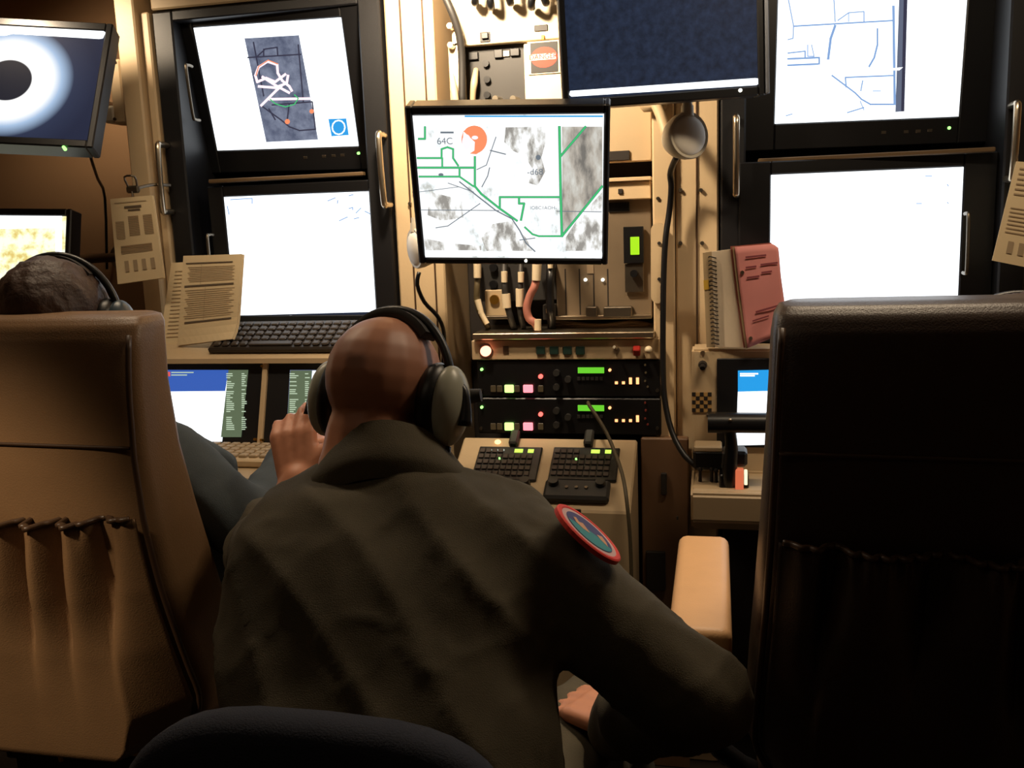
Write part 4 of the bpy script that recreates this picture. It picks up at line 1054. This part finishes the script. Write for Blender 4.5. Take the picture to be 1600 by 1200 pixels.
b.build('print', mat('rose_ink', (150, 76, 84), .8), pc)

# ================================================================ seats
def seat(name, label, X, mt, pad, armpad, ay=0.0):
    t = thing(name, label, 'chair', (X, 1.42, 0))
    prof = [(1.253, 1.215, .220, .034), (1.249, 1.198, .235, .044), (1.238, 1.184, .242, .050), (1.215, 1.172, .246, .052), (1.15, 1.158, .249, .056), (1.05, 1.148, .253, .066), (.95, 1.15, .257, .078),
            (.85, 1.165, .262, .084), (.75, 1.19, .268, .084), (.64, 1.225, .272, .078), (.58, 1.243, .245, .065), (.52, 1.262, .15, .045)]
    def rear(z):
        zs2 = [p[0] for p in prof][::-1]; ys = [p[1] for p in prof][::-1]; return float(np.interp(z, zs2, ys))
    def half(z):
        zs2 = [p[0] for p in prof][::-1]; ys = [p[2] for p in prof][::-1]; return float(np.interp(z, zs2, ys))
    dense = []
    for (p, q) in zip(prof[:-1], prof[1:]):
        for k in range(3): dense.append([p[i]+(q[i]-p[i])*k/3 for i in range(4)])
    dense.append(prof[-1]); rings = []
    N = 40
    for (z, y, hw, th_) in dense:
        ring = []
        for k in range(N):
            a = 2*math.pi*k/N; ca, sa = math.cos(a), math.sin(a); e = .32
            ring.append((X+hw*math.copysign(abs(ca)**e, ca), y+th_+th_*math.copysign(abs(sa)**e, sa)+(.018 if abs(z-1.247) < .01 else 0)*0, z))
        rings.append(ring)
    b = B(); b.loft(rings); bk = b.build('backrest', mt, t, smooth=True, auto=60)
    for s_ in (-1, 1):
        b = B(); b.tube([(X+s_*half(z)*.965, rear(z)+.002, z) for z in np.linspace(1.225, .56, 16)], .0045, 8, True, 2); b.build('piping', M_seam, bk, smooth=True)
    b = B(); b.tube([(X+u*half(1.07)*.95, rear(1.07)-.001, 1.07-.004*u) for u in np.linspace(-1, 1, 12)], .003, 6, True, 2); b.build('seam', M_seam, bk, smooth=True)
    # gathered map pocket
    def pf(u, v):
        z = .962 - v*.43; hw = min(half(z)*.93, half(z)-.012); x = X+(u-.5)*2*hw
        edge = min(1.0, 8*min(u, 1-u)); low = min(1.0, (1-v)*6)
        bulge = .012+.085*v**1.1; low = min(1.0, (1-v)*14)**.6
        gather = .006*math.sin(u*150)*math.exp(-v*22)
        ph = u*5.3*math.pi + .9*math.sin(u*9)+v*1.1
        fold = (abs(math.sin(ph))**.7-.75)*.062*math.exp(-((v-.14)/.28)**2)*(1.1-.3*math.sin(u*7))
        return Vector((x, rear(z)-.006-(bulge+fold*1.0)*edge*low-gather*edge, z-.012*math.sin(u*math.pi)*(1-v)))
    b = B(); b.grid(pf, 120, 50, .003); b.build('map_pocket', mt, t, smooth=True)
    b = B(); b.tube([pf(u, .0)+Vector((0, -.004, .002)) for u in np.linspace(.01, .99, 160)], .0045, 6, True, 0); b.build('elastic_hem', M_seam, t, smooth=True)
    b = B(); b.box((X, 1.56, .52), (.50, .48, .11), .035, None, 3); b.build('seat_cushion', mt, t, smooth=True, auto=60)
    b = B(); b.box((X, 1.55, .445), (.44, .44, .04), .006); b.box((X, 1.30, .50), (.30, .05, .14), .008); b.build('seat_frame', M_blackpl, t)
    for s_ in (-1, 1):
        b = B(); b.box((X+s_*.335, 1.335+ay, .815), (.082, .38, .05), .014, None, 3); ar = b.build('armrest', armpad, t, smooth=True, auto=60)
        b = B(); b.tube([(X+s_*.335, 1.30+ay, .79), (X+s_*.335, 1.32+ay, .70), (X+s_*.31, 1.36+ay, .55), (X+s_*.20, 1.40+ay, .47)], .016, 10); b.build('arm_bracket', M_blackpl, ar, smooth=True)
        b = B(); b.box((X+s_*.335, 1.145+ay, .80), (.05, .03, .04), .004); b.build('arm_hinge', M_blackpl, ar)
    b = B(); b.cyl((X, 1.55, .43), (X, 1.55, .1), .04, .05, 20); b.cyl((X, 1.55, .1), (X, 1.55, .05), .05, .09, 20); b.build('pedestal', M_steel_d, t, smooth=True, auto=40)
    b = B(); b.box((X, 1.55, .025), (.42, .50, .05), .01); b.build('floor_base', M_blackpl, t)
    b = B(); b.tube([(X-.03, 1.29, .50), (X-.03, 1.255, .515), (X-.028, 1.25, .49)], .005, 8); b.box((X+.09, 1.27, .505), (.05, .01, .008), .001); b.build('recline_catch', M_brass, t)
    return t
seat('pilot_seat', 'brown leather high-back seat with a gathered map pocket lit from above', -1.062, M_leather, None, M_pad, .13)
seat('pilot_seat', 'leather high-back seat with shade in its colour and a glossy rolled top edge', .314, M_leather_shade, None, M_pad)

# low navy chair of the man in the middle
oc = thing('office_chair', 'low navy fabric chair behind the man in the olive flight suit', 'chair', (-.37, .93, 0), None)
def ocb(u, v):
    pass
N = 44; rings = []
cxo, czo = -.365, .725
for (dy, sc2) in ((-.030, .90), (-.026, .97), (-.010, 1.0), (.012, .99), (.026, .94), (.030, .86)):
    ring = []
    for k in range(N):
        a = 2*math.pi*k/N; ca, sa = math.cos(a), math.sin(a); e = .55
        x = .195*sc2*math.copysign(abs(ca)**e, ca); z = .20*sc2*math.copysign(abs(sa)**e, sa)
        R2 = Euler((0, math.radians(4.5), 0)).to_matrix() @ Vector((x, dy - .35*x*x+.02, z))
        R2 = Euler((math.radians(-4), 0, math.radians(6))).to_matrix() @ R2
        ring.append(R2+Vector((cxo, .70, czo)))
    rings.append(ring)
b = B(); b.loft(rings); b.build('backrest', M_navy, oc, smooth=True, auto=60)
b = B(); b.box((-.37, .98, .435), (.44, .43, .07), .03, None, 3); b.build('seat', M_navy, oc, smooth=True, auto=60)
b = B(); b.tube([(-.37, .74, .58), (-.37, .70, .48), (-.37, .76, .40), (-.37, .95, .385)], .018, 10); b.build('back_bracket', M_blackpl, oc, smooth=True)
b = B(); b.cyl((-.37, .97, .40), (-.37, .97, .09), .028, .028, 16); b.build('gas_column', M_steel_d, oc, smooth=True, auto=40)
for k in range(5):
    a = 2*math.pi*k/5+.3; e = Vector((math.cos(a), math.sin(a), 0))
    b = B(); b.tube([Vector((-.37, .97, .10)), Vector((-.37, .97, .095))+e*.15, Vector((-.37, .97, .075))+e*.27], [.022, .018, .014], 8); lg = b.build('leg', M_blackpl, oc, smooth=True)
    c = Vector((-.37, .97, .032))+e*.27; sd = e.cross(Vector((0, 0, 1)))
    b = B(); b.cyl(c-sd*.02, c+sd*.02, .032, .032, 16); b.build('castor', M_blackpl, lg, smooth=True, auto=40)

# ================================================================ people
def head_prims(C, R, k=1.0):
    """head around centre C, R maps head axes (x right, y forward, z up) to world"""
    f = lambda x, y, z: C + R @ (Vector((x, y, z))*k)
    r3 = lambda *a: tuple(v*k for v in a)
    return [('ell', f(0, -.012, .028), r3(.0765, .096, .088), R), ('ell', f(0, .028, -.045), r3(.060, .066, .076), R), ('ell', f(0, .066, -.092), r3(.028, .026, .026), R),
            ('cap', f(0, .092, .004), f(0, .114, -.030), .008*k, .013*k), ('ell', f(0, .078, .022), r3(.054, .018, .012), R), ('ell', f(0, .090, -.060), r3(.024, .011, .010), R),
            ('ell', f(.079, -.006, -.016), r3(.011, .021, .033), R), ('ell', f(-.079, -.006, -.016), r3(.011, .021, .033), R),
            ('cap', f(0, -.035, -.05), f(0, -.045, -.15), .060*k, .062*k)]
def head_extras(root, C, R, body, k=1.0):
    f = lambda x, y, z: C + R @ (Vector((x, y, z))*k)
    for s_ in (-1, 1):
        b = B(); b.mi = 0; b.ell(f(s_*.031, .078, .002), (.012*k,)*3); b.mi = 1; b.ell(f(s_*.031, .0865, .002), (.0055*k,)*3)
        b.build('eye', [mat('eye_white', (225, 220, 210), .3), mat('eye_dark', (40, 28, 20), .3)], body, smooth=True)
def hand_prims(wrist, d, n, side, curl=(.3, .3, .3, .35), k=1.0, thumb=.6):
    """d: direction from wrist to knuckles, n: normal out of the back of the hand, side: +1 thumb on d x n side"""
    d = Vector(d).normalized(); n = Vector(n); n = (n-d*n.dot(d)).normalized(); s_ = d.cross(n)*side
    W = Vector(wrist); out = []
    for t in (-.030, -.012, .008, .026): out.append(('cap', W+s_*t*.7*k+d*.012*k, W+s_*t*k+d*.078*k, .0150*k, .0125*k))
    for i, (t, L, cu) in enumerate(zip((.030, .010, -.011, -.031), (.070, .078, .072, .056), curl)):
        p = W+s_*t*k+d*.085*k; a = 0; r = .0088*k
        for seg, frac in enumerate((.45, .32, .23)):
            a += cu*(1.0 if seg else .8); dd = d*math.cos(a)-n*math.sin(a)+s_*(.10*(1.5-i))*.5
            q = p+dd.normalized()*L*frac*k; out.append(('cap', p, q, r, r*.92)); p = q; r *= .92
    p = W+s_*.026*k+d*.025*k; q = p+(s_*thumb+d*.75-n*.15).normalized()*.042*k; r_ = q+(s_*(thumb*.4)+d-n*.3).normalized()*.032*k
    out += [('cap', p, q, .0125*k, .0105*k), ('cap', q, r_, .0105*k, .0085*k)]
    return out
def Rz(a, pitch=0.0, roll=0.0):
    return (Matrix.Rotation(a, 3, 'Z') @ Matrix.Rotation(-pitch, 3, 'X') @ Matrix.Rotation(roll, 3, 'Y'))
def cloth(amp, fx, fz, seed):
    def f(c, n):
        a = noise.noise(Vector((c.x*fx+seed, c.y*fx, c.z*fz)))
        b_ = noise.noise(Vector((c.x*fx*2.3+seed*2, c.y*fx*2.1+5, c.z*fz*1.5+c.x*8)))
        rd2 = (1-abs(noise.noise(Vector((c.x*fx*1.9-c.z*14+seed*3, c.y*fx*1.6+2, c.z*fz*1.1+c.x*9)))))**7
        rdg = (1-abs(noise.noise(Vector((c.x*fx*.8+c.z*7, c.y*fx*.8, c.z*fz*.6+seed+c.x*4)))))**4
        return amp*(a*.8+b_*.45+rdg*.9+rd2*.3)
    return f
def ringpx(row, xl, xr, d, th, e=.75, N=28):
    L, Rr = PD(xl, row, d), PD(xr, row, d); c = (L+Rr)/2; a = (Rr-L)/2; n = Vector((-a.y, a.x, 0)).normalized()
    return [c+a*math.copysign(abs(math.cos(t))**e, math.cos(t))+n*th*math.copysign(abs(math.sin(t))**e, math.sin(t)) for t in [2*math.pi*k/N for k in range(N)]]

# ---------------------------------------------------------------- the man in the olive flight suit
man = thing('person', 'man in an olive flight suit and headset pointing at the touch displays', 'person', (-.37, .95, 0))
HK = .96
HC = PD(606, 624, 1.27); HR = Rz(math.radians(-15), math.radians(16), math.radians(0))
rows_ = [(716, 545, 682, 1.222, .060), (734, 515, 705, 1.212, .068), (746, 492, 735, 1.205, .074), (762, 455, 785, 1.197, .082), (780, 418, 838, 1.19, .090), (810, 390, 868, 1.185, .105), (855, 366, 882, 1.175, .118), (920, 352, 874, 1.155, .125),
         (990, 347, 868, 1.13, .128), (1060, 354, 872, 1.10, .126), (1120, 368, 876, 1.08, .122), (1200, 382, 862, 1.05, .120), (1320, 388, 850, 1.03, .125), (1440, 385, 850, 1.03, .125)]
torso = [ringpx(*r) for r in rows_]
SHR, ELR = PD(830, 890, 1.17), PD(1085, 1088, 1.10); WRR = PD(975, 1130, 1.26); 
SHL, ELL_ = PD(452, 880, 1.20), Vector((-.70, 1.30, .86)); WRL = PD(468, 752, 1.50)
HPR, HPL = Vector((-.27, .95, .575)), Vector((-.47, .95, .575)); KR_, KL_ = Vector((-.17, 1.37, .60)), Vector((-.62, 1.36, .60)); AR, AL = Vector((-.16, 1.42, .12)), Vector((-.64, 1.40, .12))
suit_p = [('loft', torso), ('cap', SHR, ELR, .078, .060), ('cap', ELR, WRR, .058, .046), ('ell', PD(862, 868, 1.165), (.060, .06, .058)),
          ('cap', SHL, ELL_, .078, .060), ('cap', ELL_, ELL_.lerp(WRL, .28), .060, .056),
          ('ell', Vector((-.37, .92, .575)), (.20, .16, .105)), ('cap', HPR, KR_, .095, .070), ('cap', HPL, KL_, .095, .070), ('cap', KR_, AR, .068, .052), ('cap', KL_, AL, .068, .052)]
suit = blob('flight_suit', suit_p, .0085, M_suit, man, 5, cloth(.009, 9, 8, 3.1))
hd = (PD(905, 1095, 1.33)-WRR).normalized()
ptd = (PD(446, 655, 1.53)-WRL).normalized()
body_p = head_prims(HC, HR, HK) + [('cap', HC+HR @ Vector((0, -.04, -.10)), PD(612, 770, 1.21), .060, .050), ('ell', PD(612, 930, 1.19), (.12, .06, .15)), ('ell', Vector((-.37, .96, .62)), (.12, .08, .10)),
          ('cap', PD(612, 800, 1.20), SHR, .035, .045), ('cap', PD(612, 800, 1.20), SHL, .035, .045), ('cap', SHR, ELR, .052, .042), ('cap', ELR, WRR, .042, .029), ('cap', SHL, ELL_, .052, .044), ('cap', ELL_, WRL, .044, .030),
          ('cap', PD(612, 930, 1.18), Vector((-.37, .95, .62)), .07, .08)]
body_p += hand_prims(WRR, hd, (0, -.2, 1), 1, (.35, .35, .35, .4))
body_p += hand_prims(WRL, (ptd+Vector((.12, 0, 0))), (.1, -1, .1), 1, (.12, .55, .75, .85), 1.02, .9)
body = blob('body', body_p, .0050, None or M_skin, man, 3)
# scalp stubble has a colour of its own: darker over the crown, skin below
def scalp_mat():
    mm = bpy.data.materials.new('skin_with_stubble'); mm.use_nodes = True; nt = mm.node_tree; b = nt.nodes['Principled BSDF']
    b.inputs['Roughness'].default_value = .48
    tc = nt.nodes.new('ShaderNodeTexCoord'); vm = nt.nodes.new('ShaderNodeVectorMath'); vm.operation = 'SUBTRACT'
    c = WM[man].inverted() @ (HC + HR @ Vector((0, -.03, .05))); vm.inputs[1].default_value = c
    ln = nt.nodes.new('ShaderNodeVectorMath'); ln.operation = 'LENGTH'
    n = nt.nodes.new('ShaderNodeTexNoise'); n.inputs['Scale'].default_value = 25; n.inputs['Detail'].default_value = 6
    ad = nt.nodes.new('ShaderNodeMath'); ad.operation = 'MULTIPLY_ADD'; ad.inputs[1].default_value = .03
    r = nt.nodes.new('ShaderNodeValToRGB'); r.color_ramp.elements[0].position = .095; r.color_ramp.elements[0].color = rgb(164, 112, 86)
    r.color_ramp.elements[1].position = .150; r.color_ramp.elements[1].color = rgb(204, 140, 108)
    nt.links.new(tc.outputs['Object'], vm.inputs[0]); nt.links.new(vm.outputs[0], ln.inputs[0]); nt.links.new(tc.outputs['Object'], n.inputs['Vector'])
    nt.links.new(n.outputs['Fac'], ad.inputs[0]); nt.links.new(ln.outputs['Value'], ad.inputs[2]); nt.links.new(ad.outputs[0], r.inputs[0]); nt.links.new(r.outputs[0], b.inputs['Base Color'])
    return mm
body.data.materials[0] = scalp_mat()
head_extras(man, HC, HR, body, HK)
# collar, patch, boots
NC = 36; rings = []
nb_, nt_ = PD(609, 748, 1.218), PD(606, 692, 1.240)
ax = (nt_-nb_).normalized(); sxv = Vector((math.cos(.25), math.sin(.25), 0)); syv = ax.cross(sxv).normalized()
for (t, ra, rb) in ((-.55, .108, .070), (-.2, .110, .080), (.0, .106, .082), (.30, .095, .078), (.75, .080, .072), (1.0, .075, .069), (1.02, .070, .065), (.7, .066, .062), (.1, .064, .060), (-.5, .062, .05)):
    rings.append([nb_.lerp(nt_, t)+sxv*ra*math.cos(2*math.pi*k/NC)+syv*rb*math.sin(2*math.pi*k/NC)+ax*(.004*math.sin(3*2*math.pi*k/NC)) for k in range(NC)])
b = B(); b.loft(rings, caps=False); b.build('collar', M_suit, suit, smooth=True, auto=50)
# shoulder patch: embroidered disc with a red rim, blue sky, green land and a tan figure
pc_ = PD(919, 833, 1.105); pl = (PD(966, 873, 1.10)-PD(870, 794, 1.10)).normalized(); vdir = (pc_-CAM).normalized()
pe = pl.cross(vdir).normalized()
if pe.z < 0: pe = -pe
ang = math.radians(76); pnrm = (-vdir*math.cos(ang)+pe*math.sin(ang)).normalized(); pm = pnrm.cross(pl).normalized()
if pm.dot(pe) < 0: pm = -pm
RP = .049
def pat(u, v, h=0.0): return pc_+pl*u*RP+pm*v*RP+pnrm*h
b = B()
def disc_(r, h, m_, a0=0, a1=2*math.pi, n=40):
    b.mi = m_; b.poly([pat(r*math.cos(a0+(a1-a0)*k/n), r*math.sin(a0+(a1-a0)*k/n), h) for k in range(n)])
rings = [[pat(r*math.cos(2*math.pi*k/40), r*math.sin(2*math.pi*k/40), h) for k in range(40)] for r, h in ((1.0, -.004), (1.0, .0015), (.96, .0028), (.88, .0028), (.85, .002))]
b.mi = 0; b.loft(rings, caps=False); disc_(.86, .002, 1); disc_(.72, .0024, 2)
b.mi = 3; b.poly([pat(.70*math.cos(t), .70*math.sin(t), .0028) for t in np.linspace(-2.75, -.05, 20)]+[pat(.3, .12, .0028), pat(-.1, .02, .0028)])
b.mi = 4; b.poly([pat(u, v, .003) for u, v in ((-.52, .1), (-.42, -.12), (-.2, -.2), (.02, -.12), (-.1, .05), (-.22, .2), (-.34, .06), (-.44, .22))])
b.poly([pat(u, v, .003) for u, v in ((.22, .2), (.34, .05), (.58, -.05), (.52, .2), (.38, .38))])
b.build('shoulder_patch', [mat('patch_red', (226, 58, 42), .7), mat('patch_pale', (214, 176, 172), .7), mat('patch_blue', (66, 64, 118), .7), mat('patch_teal', (48, 142, 148), .7), mat('patch_tan', (214, 160, 120), .7)], suit, label='round embroidered patch with a red rim')
for (an, dr) in ((AR, .02), (AL, -.05)):
    bp = [('cap', an, an+Vector((0, 0, -.05)), .055, .050), ('cap', an+Vector((0, -.02, -.07)), an+Vector((dr, .15, -.075)), .044, .040)]
    blob('boot', bp, .008, mat('boot_leather', (34, 28, 24), .5), man, 3)

# headset
def headset(label, C, R, cupmat, k=1.0, boom=True, boom_side=-1, shell_r=(.026, .036, .056)):
    t = thing('headset', label, 'headset', C)
    f = lambda x, y, z: C + R @ (Vector((x, y, z))*k)
    pts = [f(.106*math.cos(a), -.004, .006+.123*math.sin(a)) for a in np.linspace(.12, math.pi-.12, 17)]
    b = B()
    prev = None
    for o_ in (-.012, .012): pass
    b.tube(pts, .0062, 8, True, 2); hb = b.build('headband', M_blackpl, t, smooth=True)
    pts2 = [f(.098*math.cos(a), -.004, .018+.113*math.sin(a)) for a in np.linspace(.85, math.pi-.85, 9)]
    b = B()
    rr = []
    for i, a in enumerate(np.linspace(.80, math.pi-.80, 14)):
        c0 = Vector((math.cos(a), 0, math.sin(a)))
        ring = []
        for (du, dv) in ((-.019, .0), (-.017, .008), (.017, .008), (.019, .0), (.017, -.005), (-.017, -.005)):
            ring.append(f((.088+dv)*c0.x, -.004+du, .012+(.109+dv)*c0.z))
        rr.append(ring)
    b.loft(rr); b.build('head_pad', M_dark, hb, smooth=True, auto=50)
    for s_ in (-1, 1):
        b = B(); b.ell(f(s_*.104, -.002, -.004), tuple(v*k for v in shell_r), R, 24, 16); b.cyl(f(s_*.084, -.002, -.004), f(s_*.100, -.002, -.004), .030*k, .034*k, 24)
        cu_ = b.build('ear_cup', cupmat, t, smooth=True, auto=60)
        b = B()
        rg = []
        for i in range(25):
            a = 2*math.pi*i/24; rg.append(f(s_*.084, -.002+.028*math.cos(a), -.004+.044*math.sin(a)))
        b.tube(rg, .016*k, 10, False, 1); b.build('ear_cushion', M_blackpl, cu_, smooth=True)
        b = B(); b.tube([f(s_*.104, -.004, .025), f(s_*.122, -.004, .022), f(s_*.131, -.004, .0), f(s_*.132, -.004, -.03)], [.006*k, .0065*k, .007*k, .011*k], 8); b.build('stirrup', M_blackpl, cu_, smooth=True)
        b = B(); b.cyl(f(s_*.114, .024, .012), f(s_*.134, .03, .016), .011*k, .009*k, 14); b.build('volume_knob', M_dark, cu_, smooth=True, auto=40)
        b = B(); b.box(f(s_*.103, -.026, .020), (.010, .008, .014), .002, R); b.box(f(s_*.106, -.018, .032), (.008, .008, .01), .002, R); b.build('band_clip', M_steel, cu_)
    b = B(); s_ = 1; b.tube([f(s_*.112, -.008, -.060), f(s_*.114, -.014, -.085), f(s_*.110, -.01, -.12), f(s_*.10, .01, -.16), f(s_*.10, .05, -.22)], .0042, 8); b.build('cord', M_blackpl, t, smooth=True)
    if boom:
        s_ = boom_side
        b = B(); b.tube([f(s_*.114, .01, -.045), f(s_*.112, .06, -.075), f(s_*.085, .115, -.085), f(s_*.03, .128, -.072)], .003, 8); b.ell(f(s_*.024, .128, -.07), (.012, .009, .009)); b.build('microphone_boom', M_blackpl, t, smooth=True)
    return t
headset('aviation headset with grey cups on the shaved head', HC, HR, M_grey, HK, True, -1)

# ---------------------------------------------------------------- operators in the high-back seats
def operator(label, X, HC_, HR_, suitmat, SHr, ELr, WRr, SHl, ELl, WRl, hairlabel, seed):
    t = thing('person', label, 'person', (X, 1.5, 0))
    def ring(c, rx, ry): return [Vector((c[0]+rx*math.cos(a), c[1]+ry*math.sin(a), c[2])) for a in [2*math.pi*k/24 for k in range(24)]]
    zsh = SHr.z
    tors = [ring((X, 1.54, .56), .17, .12), ring((X, 1.54, .68), .165, .12), ring((X, 1.53, .82), .17, .12), ring((X, 1.50, .95), .19, .12), ring((X+.0, 1.46, zsh), .18, .10), ring((X, 1.45, zsh+.055), .10, .075), ring((X, 1.45, zsh+.075), .075, .07)]
    kr, kl_ = Vector((X+.13, 1.93, .60)), Vector((X-.13, 1.93, .60)); ar, al = Vector((X+.13, 2.0, .13)), Vector((X-.13, 2.0, .13))
    hr, hl = Vector((X+.09, 1.52, .62)), Vector((X-.09, 1.52, .62))
    pr = [('loft', tors), ('cap', SHr, ELr, .072, .056), ('cap', ELr, WRr, .054, .042), ('cap', SHl, ELl, .072, .056), ('cap', ELl, WRl, .054, .042), ('cap', hr, kr, .085, .066), ('cap', hl, kl_, .085, .066),
          ('cap', kr, ar, .064, .05), ('cap', kl_, al, .064, .05), ('ell', Vector((X, 1.5, .64)), (.18, .13, .07))]
    su = blob('flight_suit', pr, .011, suitmat, t, 4, cloth(.005, 11, 9, seed))
    bp = head_prims(HC_, HR_) + [('cap', HC_+HR_ @ Vector((0, -.03, -.10)), Vector((X, 1.45, zsh)), .060, .066), ('ell', Vector((X, 1.47, .88)), (.13, .08, .2)), ('ell', Vector((X, 1.5, .66)), (.13, .09, .1)),
          ('cap', Vector((X, 1.45, zsh)), SHr, .05, .05), ('cap', Vector((X, 1.45, zsh)), SHl, .05, .05), ('cap', SHr, ELr, .05, .042), ('cap', ELr, WRr, .04, .029), ('cap', SHl, ELl, .05, .042), ('cap', ELl, WRl, .04, .029)]
    bp += hand_prims(WRr, WRr-ELr+Vector((0, 0, -.02)), (0, 0, 1), 1, (.3, .35, .35, .4)) + hand_prims(WRl, WRl-ELl+Vector((0, 0, -.02)), (0, 0, 1), -1, (.3, .35, .35, .4))
    bd = blob('body', bp, .006, M_skin, t, 3); head_extras(t, HC_, HR_, bd)
    f = lambda x, y, z: HC_ + HR_ @ Vector((x, y, z))
    hp = [('ell', f(0, -.020, .038), (.083, .098, .088), HR_), ('ell', f(0, -.055, -.015), (.074, .060, .070), HR_), ('ell', f(0, .05, .085), (.055, .035, .025), HR_)]
    blob('hair', hp, .007, M_hair, bd, 2, cloth(.004, 40, 20, seed+2))
    for an in (ar, al):
        blob('boot', [('cap', an, an+Vector((0, 0, -.05)), .053, .05), ('cap', an+Vector((0, -.02, -.08)), an+Vector((0, .15, -.085)), .044, .04)], .01, mat('boot_leather', (34, 28, 24), .5), t, 3)
    return t
LH = PD(96, 520, 1.56); LR_ = Rz(math.radians(10), math.radians(4))
SHr = PD(258, 722, 1.60); ELr = PD(392, 832, 1.56)
operator('dark haired person in teal grey clothing in the brown seat', -1.06, LH, LR_, M_suit2, SHr, ELr, Vector((-.83, 1.70, .93)), Vector((-1.25, 1.46, SHr.z)), Vector((-1.36, 1.56, .90)), Vector((-1.25, 1.72, .93)), None, 1.7)
headset('dark headset on the brown haired head', LH, LR_, mat('dark_blue_shell', (46, 62, 72), .35), 1.0, True, 1)
RH = Vector((.41, 1.39, CZ-.245)); RR_ = Rz(math.radians(-6), math.radians(12))
operator('person hidden by the shaded seat except the top of the head', .36, RH, RR_, M_suit2, Vector((.53, 1.46, .99)), Vector((.64, 1.54, .87)), Vector((.56, 1.76, .83)), Vector((.21, 1.48, .99)), Vector((.17, 1.58, .85)), Vector((.22, 1.76, .83)), None, 5.2)
headset('dark headset on the head behind the shaded seat', RH, RR_, mat('dark_blue_shell', (46, 62, 72), .35), 1.0, True, -1)
